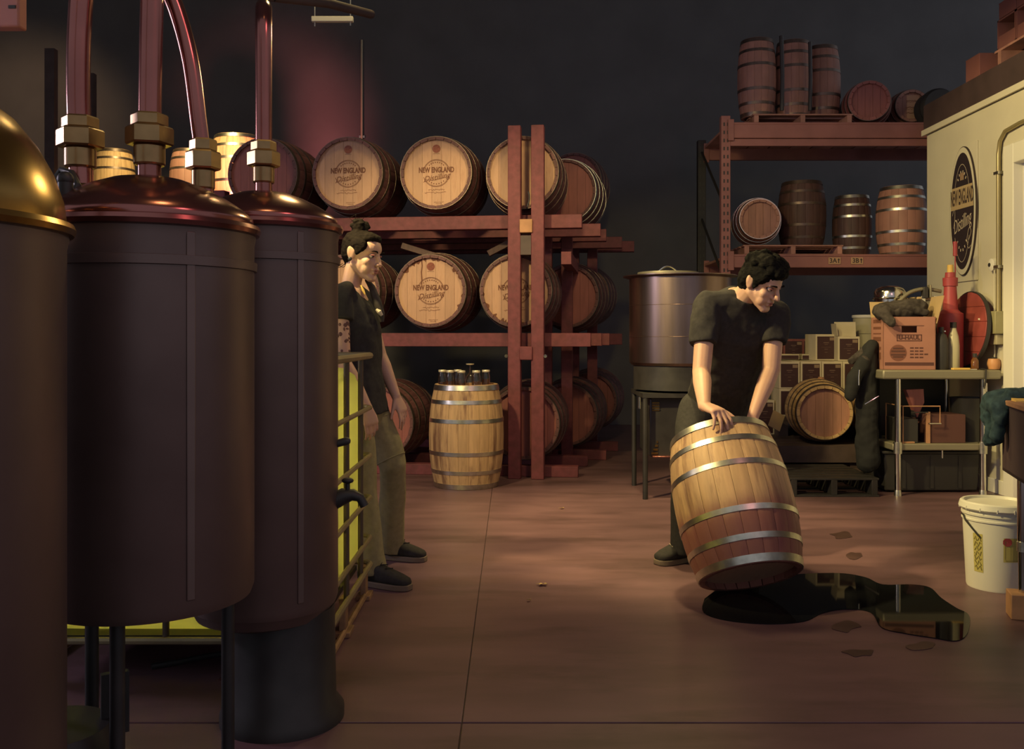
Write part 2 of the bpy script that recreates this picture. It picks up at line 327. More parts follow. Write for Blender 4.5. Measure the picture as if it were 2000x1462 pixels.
MB().cyl((b.x+0.1, 4.64, b.z), (b.x+0.1, 4.64, 6.2), 0.01).cyl((a.x-0.04, 4.64, b.z), (a.x-0.04, 4.64, 6.2), 0.01).build('hanger_rod', BLACKM, t)
t = thing('sprinkler_pipe', 'dark red pipe crossing under the ceiling at the top of the stills', 'pipe')
MB().tube([P(535,-6,5.6), P(640,6,5.9), P(725,28,6.5)], 0.03).cyl(P(535,-6,5.6), P(300,-30,5.4), 0.03).cyl(P(535,-6,5.6), V(P(535,-6,5.6).x, 5.6, 6.19), 0.012).build('pipe', ROOFEDGE, t)

# ------------------------------------------------------------------ barrels
SIZES = {  # length, bilge radius, end radius, staves, head boards
    'L': (0.90, 0.33, 0.288, 26, 7), 'M': (0.76, 0.28, 0.236, 22, 6), 'T': (0.64, 0.256, 0.216, 22, 6),
    'K': (0.69, 0.168, 0.138, 16, 5),
    'S': (0.62, 0.215, 0.175, 18, 5), 'X': (0.58, 0.175, 0.145, 16, 5)}
HOOPS = ((0.004, 0.052), (0.145, 0.182), (0.325, 0.362), (0.638, 0.675), (0.818, 0.855), (0.948, 0.996))
_bm = {}
def brad(kind, t):
    L, Rb, Rh, n, nb = SIZES[kind]; return Rh + (Rb-Rh)*(1-abs(2*t-1)**2.1)
def barrel_mesh(kind, wood, hoopmat, headmat):
    key = (kind, wood.name, hoopmat.name, headmat.name)
    if key in _bm: return _bm[key]
    L, Rb, Rh, n, nb = SIZES[kind]; w = 2*PI/n
    rings = []
    K = 8
    for i in range(K+1):
        t = i/K; r = brad(kind, t); z = t*L; ring = []
        for a, dr in ((-0.5*w+0.0006/Rb, -0.0013), (-0.40*w, 0.0), (0, 0.0004), (0.40*w, 0.0), (0.5*w-0.0006/Rb, -0.0013), (0.46*w, -0.024), (-0.46*w, -0.024)):
            rr = r*1.0+dr
            if i in (0, K) and dr > -0.01: rr -= 0.002
            ring.append(V(rr*math.cos(a), rr*math.sin(a), z))
        rings.append(ring)
    stave = MB().loft(rings).mesh('stave', wood, True, 50)
    hoops = []
    for a, b in HOOPS:
        ra, rb = brad(kind, a)+0.0005, brad(kind, b)+0.0005; h = 0.0022
        hoops.append(MB().ring([(ra-0.003, a*L), (ra+h, a*L), (rb+h, b*L), (rb-0.003, b*L)], 40).mesh('hoop', hoopmat, True, 30))
    heads = []; R = Rh-0.018; z0, z1 = L-0.050, L-0.028
    for i in range(nb):
        x0, x1 = -R+2*R*i/nb+0.0008, -R+2*R*(i+1)/nb-0.0008
        pts = []; s = 6
        for k in range(s+1): x = x0+(x1-x0)*k/s; pts.append((x, math.sqrt(max(R*R-x*x, 1e-8))))
        for k in range(s, -1, -1): x = x0+(x1-x0)*k/s; pts.append((x, -math.sqrt(max(R*R-x*x, 1e-8))))
        dz = random.uniform(-0.0008, 0.0008)
        heads.append(MB().prism(pts, z0, z1+dz).mesh('head_board', headmat, False))
    disc = MB().cyl((0,0,0.028), (0,0,0.05), R, n=32).mesh('bottom_head', headmat, True)
    bung = MB().lathe([(0.0001,-0.004),(0.027,-0.004),(0.024,0.014),(0.0001,0.016)], 16).mesh('bung', PALEWOOD)
    _bm[key] = (stave, hoops, heads, disc, bung); return _bm[key]
def barrel(label, kind, Mx, wood=OAK, hoopmat=STEEL, headmat=HEAD, group=None, bung=None, roll=0.0, name='oak_barrel', marks=None, turn=0.0):
    t = thing(name, label, 'barrel', group=group, M=Mx)
    stave, hoops, heads, disc, bg = barrel_mesh(kind, wood, hoopmat, headmat); L, Rb, Rh, n, nb = SIZES[kind]
    for i in range(n): put('stave', stave, t, rot=(0, 0, 2*PI*i/n+roll))
    for h in hoops: put('hoop', h, t)
    for h in heads: put('head_board', h, t, rot=(0, 0, turn))
    put('bottom_head', disc, t)
    if bung is not None:
        o = put('bung', bg, t); o.matrix_local = Matrix.Rotation(bung, 4, 'Z') @ Matrix.Translation((Rb, 0, L/2)) @ Matrix.Rotation(PI/2, 4, 'Y')
    if marks:
        for me in marks: put(me.name.split('.')[0], me, t, loc=(0, 0, L-0.0265))
        for ch in t.children:
            if ch.name.startswith('seepage'): ch['kind'] = 'stuff'
    return t
def lie(face, th, kind, rollz=0.0, pitch=0.0):                       # lying barrel: centre of the face that looks at us, axis turned by th degrees
    th = math.radians(th); L = SIZES[kind][0]
    X = V(math.cos(th), -math.sin(th), 0); Y = V(0, 0, 1); Z = V(-math.sin(th), -math.cos(th), 0)
    R = Matrix((X, Y, Z)).transposed().to_4x4(); org = Vector(face) - Z*L
    return Matrix.Translation(org) @ R @ Matrix.Rotation(rollz, 4, 'Z')
def stand(p, rz=0.0): return Matrix.Translation(p) @ Matrix.Rotation(rz, 4, 'Z')
# printed marks on the heads
def logo_marks(size=1.0, scrawl=1):
    r = 0.108*size
    lines = [circle_line(r, 0.004*size, 48, math.radians(18), math.radians(162)), circle_line(r, 0.004*size, 48, math.radians(196), math.radians(344)),
             circle_line(r*0.94, 0.0018*size, 48, math.radians(30), math.radians(150)), circle_line(r*0.94, 0.0018*size, 48, math.radians(205), math.radians(335))]
    name = xf(text_mb('NEW ENGLAND', 0.047*size, 0, 0.0016*size), Matrix.Translation((0, 0.024*size, 0)) @ Matrix.Diagonal((0.84, 1.25, 1, 1)))
    scr = xf(text_mb('Distilling', 0.062*size, 0.45, 0.0), Matrix.Translation((0, -0.034*size, 0)) @ Matrix.Rotation(math.radians(9), 4, 'Z'))
    swash = stroke([(-0.105*size, -0.075*size), (-0.09*size, -0.05*size), (-0.06*size, -0.052*size), (-0.02*size,-0.058*size), (0.06*size,-0.036*size), (0.11*size, -0.03*size)], 0.003*size)
    deco = join(*[xf(stroke([(-0.004*size, 0), (0.004*size, 0)], 0.008*size), Matrix.Translation((r*0.80*math.cos(a), r*0.80*math.sin(a), 0)) @ Matrix.Rotation(a-PI/2, 4, 'Z')) for a in [math.radians(d) for d in (48,60,72,84,96,108,120,132, 228,242,256,270,284,298,312)]])
    base = [xf(text_mb('Distilling', 0.02*size, 0, 0), Matrix.Translation((0,0,0)))][:0]
    wr = []
    rnd = random.Random(3)
    for (cx, cy, w, n) in ((0, -0.133, 0.13, 22), (-0.01, -0.156, 0.17, 30)):
        wr.append(stroke([(size*(cx-w/2+w*i/n), size*(cy+rnd.uniform(-0.006, 0.007))) for i in range(n+1)], 0.0028*size))
    for (cx, cy, w, n) in ((0.0, 0.155, 0.055, 10), (0.02, -0.232, 0.075, 16), (0.02, -0.244, 0.05, 10)):
        wr.append(stroke([(size*(cx-w/2+w*i/n), size*(cy+rnd.uniform(-0.002, 0.002))) for i in range(n+1)], 0.002*size))
    mk = join(*(lines+[name, scr, swash, deco]+wr)).mesh('printed_emblem', INK, False)
    seal = join(MB().prism([(0.032*size*math.cos(2*PI*i/28)*(1+0.05*(i % 2)), 0.195*size+0.032*size*math.sin(2*PI*i/28)*(1+0.05*(i % 2))) for i in range(28)], 0, 0.0004)).mesh('printed_seal', M('seal_print', (0.26,0.085,0.06), 0.8, var=0.25, scale=60), False)
    return [mk, seal]
LOGO = logo_marks()
def leak(seed, n, rad, spread):                                      # dark seepage stains creeping in from the rim
    rnd = random.Random(seed); mb = MB()
    for k in range(n):
        a = spread[0]+(spread[1]-spread[0])*rnd.random(); ln = rnd.uniform(0.008, 0.045); w = rnd.uniform(0.01, 0.035)
        pts = []
        for i in range(5):
            f = i/4; pts.append(((rad-ln*math.sin(f*PI)*rnd.uniform(0.6,1))*math.cos(a+(f-0.5)*w/rad*2.2), (rad-ln*math.sin(f*PI)*rnd.uniform(0.6,1))*math.sin(a+(f-0.5)*w/rad*2.2)))
        mb.prism([(rad*math.cos(a+w/rad*1.1), rad*math.sin(a+w/rad*1.1))]+[pts[3], pts[2], pts[1]]+[(rad*math.cos(a-w/rad*1.1), rad*math.sin(a-w/rad*1.1))], 0, 0.0003+0.00004*k)
    return mb
LEAK1 = [leak(4, 26, 0.268, (-0.6, 2.6)).add(stroke([(-0.075,0.255),(-0.07,0.2),(-0.076,0.15),(-0.072,0.09),(-0.075,0.05)], 0.009, 0.0004).v, stroke([(-0.075,0.255),(-0.07,0.2),(-0.076,0.15),(-0.072,0.09),(-0.075,0.05)], 0.009).f).mesh('seepage_stain', INK, False)]
LEAK2 = [leak(9, 18, 0.268, (3.2, 5.6)).mesh('seepage_stain', INK, False)]

# ------------------------------------------------------------------ timber barrel rack with its barrels
TH = 7.0; RK = P(1030, 655, 7.3); RK.z = 0
rk = thing('barrel_rack', 'tall red painted timber rack with double posts holding three tiers of barrels', 'rack', RK, -math.radians(TH))
def rkp(u, v, z): return rk.matrix_world @ V(u, v, z) if False else Matrix.Translation(RK) @ Matrix.Rotation(-math.radians(TH), 4, 'Z') @ V(u, v, z)
for (u0, v0, zt) in ((0, -0.07, 2.76), (0.16, 1.0, 2.02), (0.35, 2.05, 2.02)):
    for s in (-1, 1):
        c = u0+s*0.0915; MB().bx(c-0.05, c+0.05, v0-0.05, v0+0.05, 0, zt).build('post', REDWOOD, rk, bevel=0.005)
for z, mt in ((1.92, PALEWOOD), (0.93, REDWOOD)):
    MB().bx(-0.047, 0.053, -0.14, 0.0, z, z+0.105).build('spacer_block', mt, rk, bevel=0.006)
MB().bx(-0.041, 0.041, -0.12, -0.02, 1.75, 1.9).build('spacer_block', DKWOOD, rk)
for (v0, ue, zz) in ((0.07, 0.43, 2.078), (0.70, 0.56, 2.078), (1.12, 0.60, 2.078), (1.78, 0.74, 2.078), (2.2, 0.86, 2.078), (0.07, 0.50, 1.14), (0.70, 0.57, 1.14), (1.12, 0.63, 1.14), (1.78, 0.74, 1.14), (0.07, 0.40, 0.085), (0.70, 0.45, 0.085), (1.12, 0.6, 0.085), (1.78, 0.7, 0.085)):
    MB().bx(-4.2, ue, v0-0.05, v0+0.05, zz-(0.085 if zz < 0.1 else 0.108), zz).build('beam', REDWOOD, rk, bevel=0.004)
for u0 in (-2.6,):
    for v0 in (-0.07, 1.0):
        for s in (-1, 1): c = u0+s*0.0915; MB().bx(c-0.05, c+0.05, v0-0.05, v0+0.05, 0, 2.3).build('post', REDWOOD, rk, bevel=0.005)
for (u0, z) in ((-0.02, 2.08), (0.30, 1.9)):
    MB().bx(u0-0.04, u0+0.04, 0.12, 2.3, z-0.108-0.1, z-0.108).build('cross_rail', REDWOOD, rk)
MB().tube([V(0.02,-0.125,2.24)+V(0.01*math.sin(k),0,-0.03*k) for k in range(5)], 0.006, 6).build('hook', BLACKM, rk)
for sx in (-0.15, 0.15): MB().cyl((sx*1.02,-0.125,0.96),(sx*1.02,-0.1,0.96),0.014,n=8).build('bolt', CHROME, rk)
G1 = 'full size barrels lying on the timber rack'
TZ, MZ, BZ = 2.418, 1.477, 0.422
def rb(px, z, v, dx=0): # barrel face centre in the rack at photo column px
    d = 7.3+v; c = P(px, 655, d); c.z = z; return c
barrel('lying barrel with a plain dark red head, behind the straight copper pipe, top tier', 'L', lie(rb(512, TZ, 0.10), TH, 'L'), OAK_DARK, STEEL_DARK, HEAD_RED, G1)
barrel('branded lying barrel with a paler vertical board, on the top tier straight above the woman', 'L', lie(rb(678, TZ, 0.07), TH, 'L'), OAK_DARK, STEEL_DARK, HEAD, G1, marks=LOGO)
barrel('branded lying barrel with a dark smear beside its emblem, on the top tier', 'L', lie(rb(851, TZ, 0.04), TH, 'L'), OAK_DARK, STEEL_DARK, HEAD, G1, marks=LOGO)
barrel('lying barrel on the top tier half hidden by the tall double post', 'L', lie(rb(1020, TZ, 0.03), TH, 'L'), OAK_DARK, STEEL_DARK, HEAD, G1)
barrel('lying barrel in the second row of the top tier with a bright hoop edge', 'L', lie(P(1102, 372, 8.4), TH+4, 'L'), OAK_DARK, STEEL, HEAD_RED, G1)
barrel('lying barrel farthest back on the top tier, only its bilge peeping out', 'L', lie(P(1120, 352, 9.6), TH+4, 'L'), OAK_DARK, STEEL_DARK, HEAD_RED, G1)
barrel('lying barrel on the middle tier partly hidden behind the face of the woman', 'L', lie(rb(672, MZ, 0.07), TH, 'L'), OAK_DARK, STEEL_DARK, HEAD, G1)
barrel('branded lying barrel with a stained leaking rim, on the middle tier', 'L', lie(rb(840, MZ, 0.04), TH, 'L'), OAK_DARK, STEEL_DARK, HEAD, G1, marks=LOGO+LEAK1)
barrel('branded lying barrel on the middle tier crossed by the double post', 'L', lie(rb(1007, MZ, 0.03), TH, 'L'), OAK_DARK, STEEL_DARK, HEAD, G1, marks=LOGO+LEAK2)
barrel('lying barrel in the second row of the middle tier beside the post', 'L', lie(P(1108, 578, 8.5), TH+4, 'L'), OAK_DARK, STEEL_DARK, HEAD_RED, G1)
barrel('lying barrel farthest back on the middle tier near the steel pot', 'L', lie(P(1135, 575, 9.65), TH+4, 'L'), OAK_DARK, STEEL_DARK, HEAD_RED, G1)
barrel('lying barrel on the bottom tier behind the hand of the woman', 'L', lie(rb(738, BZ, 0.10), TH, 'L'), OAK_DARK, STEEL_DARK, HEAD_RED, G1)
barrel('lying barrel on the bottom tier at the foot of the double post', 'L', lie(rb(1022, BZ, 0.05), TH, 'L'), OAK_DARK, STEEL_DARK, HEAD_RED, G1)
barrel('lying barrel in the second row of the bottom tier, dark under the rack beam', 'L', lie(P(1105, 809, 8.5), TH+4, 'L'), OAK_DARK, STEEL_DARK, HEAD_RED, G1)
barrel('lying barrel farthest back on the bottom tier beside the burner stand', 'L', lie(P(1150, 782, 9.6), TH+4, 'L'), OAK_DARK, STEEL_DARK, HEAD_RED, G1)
# loose boards wedged over the middle tier
t = thing('timber_wedge', 'dark plank propped across the top of the leaking barrel', 'plank')
a, b = P(790, 480, 7.62), P(843, 499, 7.8)
MB().box((a+b)/2, ((b-a).length, 0.09, 0.05), Matrix.Rotation(0.30, 3, 'Y')).build('plank', OAK_DIM, t, bevel=0.003)
t = thing('timber_wedge', 'dark plank propped across the barrel beside the double post', 'plank')
a, b = P(960, 500, 7.7), P(1000, 478, 7.7)
MB().box((a+b)/2+V(0,0,0.03), ((b-a).length*1.3, 0.09, 0.05), Matrix.Rotation(-0.48, 3, 'Y')).build('plank', OAK_DIM, t, bevel=0.003)
# standing barrel with jars
SBP = P(911, 655, 6.90); SBP.z = 0
barrel('upright oak barrel with bright hoops standing before the rack, jars on top', 'M', stand(SBP, 0.3), OAK_WORN, STEEL, HEAD, roll=0.1)
def jar(p, i, label):
    t = thing('glass_jar', label, 'jar', p, group='lidded jars on the standing barrel')
    MB().lathe([(0.0001,0.0),(0.028,0.0),(0.032,0.006),(0.032,0.085),(0.027,0.10),(0.025,0.118),(0.022,0.118),(0.024,0.10),(0.029,0.083),(0.029,0.008),(0.0001,0.006)], 20).build('glass_body', GLASS, t)
    MB().lathe([(0.0001,0.114),(0.0285,0.114),(0.030,0.117),(0.030,0.128),(0.028,0.131),(0.0001,0.131)], 20).build('lid', LIDM, t)
    MB().lathe([(0.0001,0.009),(0.0283,0.009),(0.0283,0.04+0.012*(i % 3)),(0.0001,0.04+0.012*(i % 3))], 16).build('spirit', AMBER, t)
zt = 0.76-0.028
jl = ['first small lidded jar on the standing barrel, at its outer edge by the woman', 'second lidded jar on the standing barrel counting from the woman', 'lidded jar standing at the back behind the second jar on the barrel', 'lidded jar at the front middle of the standing barrel head', 'lidded jar in front of the stemmed glass nearer the double post', 'last lidded jar on the standing barrel nearest the double post']
for i, (px, dd) in enumerate(((864, 6.93), (879, 6.84), (894, 6.98), (901, 6.79), (930, 6.80), (949, 6.92))):
    q = P(px, 655, dd); q.z = zt; jar(q, i, jl[i])
q = P(918, 655, 6.9); q.z = zt
t = thing('stemmed_glass', 'upturned stemmed tasting glass rising above the jars on the standing barrel', 'glass', q)
MB().ring([(0.036,0.0),(0.038,0.03),(0.034,0.075),(0.012,0.105),(0.005,0.115),(0.0045,0.168),(0.001,0.168),(0.001,0.117),(0.009,0.105),(0.031,0.074),(0.0355,0.03),(0.034,0.0)], 20).build('bowl_and_stem', GLASS, t)
MB().lathe([(0.0001,0.166),(0.028,0.170),(0.031,0.174),(0.031,0.178),(0.0001,0.179)], 20).build('foot', LIDM, t)
# ------------------------------------------------------------------ copper stills and their pipes
def still(label, c, R, zb, zr, dome, body, domem, flange, name='copper_still', bandz=None):
    t = thing(name, label, 'still', (c[0], c[1], 0))
    prof = [(0.0001, zb), (R*0.97, zb), (R, zb+0.02), (R, zr-0.05), (R+0.004, zr-0.03), (R, zr-0.02), (0.0001, zr-0.02)]
    MB().lathe(prof, 64).build('vessel', body, t, ang=30)
    if bandz: MB().ring([(R-0.002, bandz-0.012), (R+0.006, bandz-0.010), (R+0.007, bandz+0.010), (R-0.002, bandz+0.012)], 64).build('seam_band', body, t)
    for a in (4.2, 5.45):
        MB().box((R*math.cos(a), R*math.sin(a), (zb+zr)/2), (0.006, 0.02, zr-zb-0.08), Matrix.Rotation(a, 3, 'Z')).build('seam_strip', body, t, bevel=0.002)
    MB().ring([(R-0.004, zr-0.028), (R+0.012, zr-0.026), (R+0.016, zr-0.016), (R+0.012, zr-0.006), (R-0.004, zr-0.004)], 64).build('rim_band', domem, t)
    MB().lathe([(r*R, zr+z) for r, z in dome], 64).build('dome', domem, t, ang=60)
    if flange: MB().lathe([(0.0001, 0.0), (R+flange, 0.0), (R+flange, 0.05), (R+flange*0.6, 0.09), (R*0.98, 0.11), (0.0001, 0.11)], 48).build('base_flange', BLACKM, t)
    return t
DOME = [(0.99, -0.006), (1.0, 0.0), (0.985, 0.014), (0.9, 0.034), (0.75, 0.058), (0.55, 0.083), (0.35, 0.101), (0.15, 0.110), (0.0005, 0.112)]
CA = V(-0.868, 2.2, 0); RA = 0.244
CB = V(-0.728, 2.705, 0); RBq = 0.214
sa = still('wide copper still with low polished dome and three pipes rising from it', CA, RA, 0.50, 1.388, DOME, COPPER_DK, COPPER, 0, bandz=1.285)
sb = still('narrow copper still beside the caged tank with a single pipe and dark tap', CB, RBq, 0.34, 1.448, [(r, z*0.85) for r, z in DOME], COPPER_DK, COPPER, 0, bandz=1.34)
MB().lathe([(0.0001, 0.0), (0.178, 0.0), (0.178, 0.03), (0.155, 0.06), (0.150, 0.33), (0.0001, 0.34)], 40).build('pedestal', BLACKM, sb, loc=(0.055, 0, 0))
MB().lathe([(0.0001, 0.27), (0.10, 0.275), (0.19, 0.31), (0.207, 0.345), (0.0001, 0.345)], 40).build('vessel_bottom', COPPER_DK, sb)
for a in (0.6, 2.7, 4.75):
    p = V(0.19*math.cos(a), 0.19*math.sin(a), 0)
    MB().cyl(p+V(0,0,0.0), p+V(0,0,0.51), 0.016).cyl(p, p+V(0,0,0.012), 0.035).build('leg', BLACKM, sa)
def union_nut(t, p, r, tilt=0):
    mt = BRASS
    n = MB()
    for (z0, z1, rr, k) in ((-0.022, 0.022, r*2.0, 6), (0.022, 0.052, r*1.55, 6), (-0.07, -0.022, r*1.32, 20)):
        ring = []
        for z, q in ((z0, 0.93), (z0+0.004, 1), (z1-0.004, 1), (z1, 0.93)):
            ring.append([V(rr*q*math.cos(2*PI*j/k+0.25), rr*q*math.sin(2*PI*j/k+0.25), z) for j in range(k)])
        n.loft(ring)
    n.build('union_nut', mt, t, loc=p, ang=20)
def bez(pts, n=24):
    out = []; P_ = [Vector(p) for p in pts]
    for i in range(len(P_)-1):
        p0 = P_[max(i-1, 0)]; p1 = P_[i]; p2 = P_[i+1]; p3 = P_[min(i+2, len(P_)-1)]
        for k in range(n):
            t = k/n; out.append(0.5*((2*p1)+(p2-p0)*t+(2*p0-5*p1+4*p2-p3)*t*t+(3*p1-p0-3*p2+p3)*t**3))
    out.append(P_[-1]); return out
def W2(t, p): return Vector(p)-t.location
def pipe(t, path, r, name='pipe'):
    return MB().tube([W2(t, p) for p in bez(path)], r, 18).build(name, COPPER, t)
d = 2.2
pipe(sa, [P(158,360,d), P(157,300,d), P(153,180,d), P(155,60,d), P(165,-60,d), P(190,-180,2.3)], 0.027)
union_nut(sa, W2(sa, P(157,271,d)), 0.027)
pipe(sa, [P(292,360,d), P(292,300,d), P(293,200,d), P(295,80,d), P(297,-60,d), P(290,-200,d)], 0.0265)
union_nut(sa, W2(sa, P(292,266,d)), 0.0275)
pipe(sa, [P(401,385,2.26), P(398,320,2.26), P(388,240,2.26), P(372,120,2.26), P(345,20,2.26), P(310,-60,2.24), P(292,-130,2.2)], 0.0205)
union_nut(sa, W2(sa, P(397,314,2.26)), 0.021)
d = 2.7
pipe(sb, [P(515,392,d), P(515,300,d), P(515,150,d), P(515,60,d), P(515,30,d+0.02), P(515,16,d+0.07), P(515,14,d+0.2), P(515,14,d+0.6), P(515,20,d+1.6)], 0.0245)
union_nut(sb, W2(sb, P(515,311,d)), 0.0235)
# dark tap and lever on the narrow still
x0 = CB.x+RBq
def q(px, py, d=2.72): return W2(sb, P(px, py, d))
MB().tube([q(640,985), q(672,968), q(690,966), q(704,972), q(712,988)], [0.026,0.024,0.017,0.014,0.013], 12).build('tap', BLACKM, sb)
tp = MB().cyl(q(679,966), q(679,944), 0.007).ball(q(679,938), (0.018,0.014,0.009)).build('tap_handle', BLACKM, sb)
MB().caps(q(650,868), q(677,861), 0.011, 0.012).build('lever', BLACK, sb)
MB().cyl(q(640,868), q(655,867), 0.013).build('lever_pivot', BLACKM, sb)
# valve lever and gauge details on the wide still
def q(px, py, d=2.05): return W2(sa, P(px, py, d))
MB().tube([q(150,386,2.02), q(170,390,2.02), q(198,394,2.02)], 0.006, 8).build('valve_lever', BLACKM, sa)
MB().cyl(q(128,392,2.05), q(128,352,2.05), 0.016).ball(q(128,350,2.05), 0.018).build('valve', BLACKM, sa)
hs = thing('rubber_hose', 'black rubber hose coiled on the shoulder of the wide copper still', 'hose')
MB().tube([P(x, y, 2.12+0.04*math.sin(k)) for k, (x, y) in enumerate(((104,400),(108,350),(120,332),(140,338),(152,362),(140,388),(118,392),(112,366),(130,350),(160,372),(172,380)))], 0.008, 8).build('hose', BLACK, hs)
# big brass still cut by the frame
CC = V(-1.105, 1.6, 0); RC = 0.30
sc_ = still('large brass still with rounded glowing shoulder standing nearest, cut by the frame', CC, RC, 0.06, 1.33, [(1.0, -0.006), (1.0, 0.0), (0.985, 0.035), (0.93, 0.085), (0.84, 0.135), (0.72, 0.180), (0.55, 0.218), (0.35, 0.243), (0.15, 0.254), (0.0005, 0.256)], COPPER_DK, BRASSC, 0.02, name='brass_still')
MB().lathe([(0.0001,1.56),(0.06,1.56),(0.06,1.60),(0.035,1.62),(0.035,2.3),(0.0001,2.3)], 24).build('neck_pipe', BRASSC, sc_)
# stand and floor clutter under the stills
t = thing('propane_burner', 'round black gas burner on the floor beneath the wide copper still', 'burner', (-1.035, 2.075, 0))
MB().lathe([(0.0001,0.0),(0.13,0.0),(0.138,0.02),(0.138,0.20),(0.12,0.24),(0.0001,0.24)], 32).build('burner_drum', BLACKM, t)
for k in range(3):
    a = 0.5+k*2*PI/3; MB().bx(0.10,0.16,-0.01,0.01,0.2,0.34).build('trivet_arm', BLACKM, t, rot=(0,0,a))
MB().tube([V(0.15,-0.02,0.06), V(0.25,-0.1,0.03), V(0.3,-0.3,0.013), V(0.2,-0.5,0.013)], 0.01, 8).build('gas_hose', BLACK, t)
t = thing('floor_tube', 'dark tube across the far end of the lit floor patch under the stills', 'hose')
MB().tube([FL(215,1252,0.011), FL(281,1241,0.011), FL(330,1236,0.011)], 0.010, 8).build('hose', BLACK, t)  # thin dark tube lying flat on the floor
t = thing('floor_tube', 'dark tube ending under the narrow still, nearer piece on the lit floor', 'hose')
MB().tube([FL(296,1301,0.011), FL(350,1292,0.011), FL(402,1281,0.011), FL(480,1270,0.011)], 0.010, 8).build('hose', BLACK, t)
t = thing('dip_rod', 'thin reddish metal rod leaning between floor and narrow still base', 'rod')
MB().cyl(P(429,1328,3.0), P(476,1284,2.95), 0.005, n=8).build('rod', COPPER, t)

# ------------------------------------------------------------------ caged plastic tank
t = thing('caged_tank', 'yellowish plastic liquid tank in grey tubular cage beside the narrow still', 'tank', (-1.11, 3.46, 0))
X0, X1, Y0, Y1 = -0.49, 0.49, -0.5, 0.5
b = MB(); n = 28
def rrect(ax, ay, r, z):
    out = []
    for k in range(n):
        a = 2*PI*k/n+PI/n; c, s_ = math.cos(a), math.sin(a)
        out.append(V(math.copysign(ax-r, c)+r*c, math.copysign(ay-r, s_)+r*s_, z))
    return out
b.loft([rrect(0.40,0.41,0.1,0.150), rrect(0.455,0.465,0.08,0.17), rrect(0.47,0.48,0.06,0.22), rrect(0.47,0.48,0.06,0.90), rrect(0.455,0.465,0.09,0.955), rrect(0.42,0.43,0.12,0.985), rrect(0.36,0.37,0.12,0.995)])
b.build('bottle', PLASTIC_T, t, ang=60)
MB().lathe([(0.0001,0.99),(0.09,0.99),(0.09,1.02),(0.08,1.03),(0.0001,1.03)], 24).build('fill_cap', BLACK, t)
def rpath(ax, ay, r, z, k=8):
    out = []
    for (sx, sy, a0) in ((1,1,0),(-1,1,PI/2),(-1,-1,PI),(1,-1,1.5*PI)):
        for i in range(k+1): a = a0+PI/2*i/k; out.append(V(sx*(ax-r)+r*math.cos(a), sy*(ay-r)+r*math.sin(a), z))
    return out
CAGE = M('cage_tube_steel', (0.30, 0.25, 0.15), 0.45, 0.5, var=0.12, scale=10)
for z, r in ((1.035, 0.014), (0.813, 0.010), (0.61, 0.010), (0.43, 0.010), (0.26, 0.010), (0.145, 0.012)):
    MB().tube(rpath(0.505, 0.515, 0.05, z), r, 8, True).build('cage_bar', CAGE, t)
CAGEV = M('cage_upright_steel', (0.10, 0.075, 0.055), 0.5, 0.4)
for y in (-0.44, -0.33, -0.03, 0.29): 
    for s in (-1, 1): MB().cyl((s*0.494, y, 0.14), (s*0.494, y, 1.035), 0.011, n=10).build('cage_upright', CAGEV, t)
for x in (-0.33, -0.0, 0.33):
    for s in (-1, 1): MB().cyl((x, s*0.504, 0.14), (x, s*0.504, 1.035), 0.011, n=10).build('cage_upright', CAGEV, t)
PLT = M('pallet_rail_steel', (0.30, 0.18, 0.10), 0.5, 0.3, var=0.3, scale=14)
MB().bx(-0.45,0.45,-0.46,0.46,0.125,0.145).build('pallet_tray', BLACKM, t)
for y in (-0.48, 0.0, 0.48):
    MB().bx(0.45,0.51,y-0.05,y+0.05,0.0,0.02).bx(0.465,0.49,y-0.03,y+0.03,0.0,0.14).build('pallet_foot', PLT, t, bevel=0.003)
    MB().bx(-0.51,-0.45,y-0.05,y+0.05,0.0,0.02).bx(-0.49,-0.465,y-0.03,y+0.03,0.0,0.14).build('pallet_foot', PLT, t, bevel=0.003)
for s in (-1, 1): MB().cyl((s*0.485,-0.5,0.015),(s*0.485,0.5,0.015),0.012,n=8).build('skid', PLT, t)
# ------------------------------------------------------------------ steel pot on its burner
KC = P(1328, 655, 6.6); KC.z = 0
t = thing('brewing_pot', 'large stainless brewing pot with lidded top standing on dark burner stand', 'pot', KC+V(0,0,0.91))
R = 0.36
MB().ring([(0.0001,0.0),(R-0.02,0.0),(R,0.02),(R,0.615),(R+0.045,0.628),(R+0.045,0.634),(R-0.006,0.630),(R-0.006,0.03),(0.0001,0.03)], 64).build('pot_body', STAINLESS, t, ang=30)
MB().lathe([(0.0001,0.632),(0.215,0.632),(0.218,0.640),(0.215,0.660),(0.0001,0.662)], 40).build('lid', GREYM, t, loc=(-0.09,-0.02,0))
MB().tube([V(-0.165+0.15*k/10, -0.02, 0.660+0.045*math.sin(PI*k/10)) for k in range(11)], 0.008, 8).build('lid_handle', CHROME, t)
for z in (0.2, 0.42): MB().ring([(R-0.002,z),(R+0.002,z+0.003),(R-0.002,z+0.006)], 64).build('weld_seam', STAINLESS, t)
t = thing('burner_stand', 'black burner cabinet on legs beneath the stainless brewing pot', 'stand', KC)
MB().box((0,0,0.71),(0.62,0.62,0.03)).build('stand_top', BLACKM, t)
MB().box((0,0.02,0.49),(0.50,0.5,0.42)).build('housing', BLACKM, t, bevel=0.012)
for sx in (-1,1):
    for sy in (-1,1): MB().cyl((sx*0.29,sy*0.29,0),(sx*0.29,sy*0.29,0.70),0.018).build('leg', BLACKM, t)
MB().ring([(0.30,0.74),(0.33,0.74),(0.33,0.91),(0.30,0.91)], 40).build('burner_skirt', BLACKM, t)
pl = MB().bx(-0.235,-0.185,-0.236,-0.231,0.60,0.66).build('vent_panel', BRASSC, t)
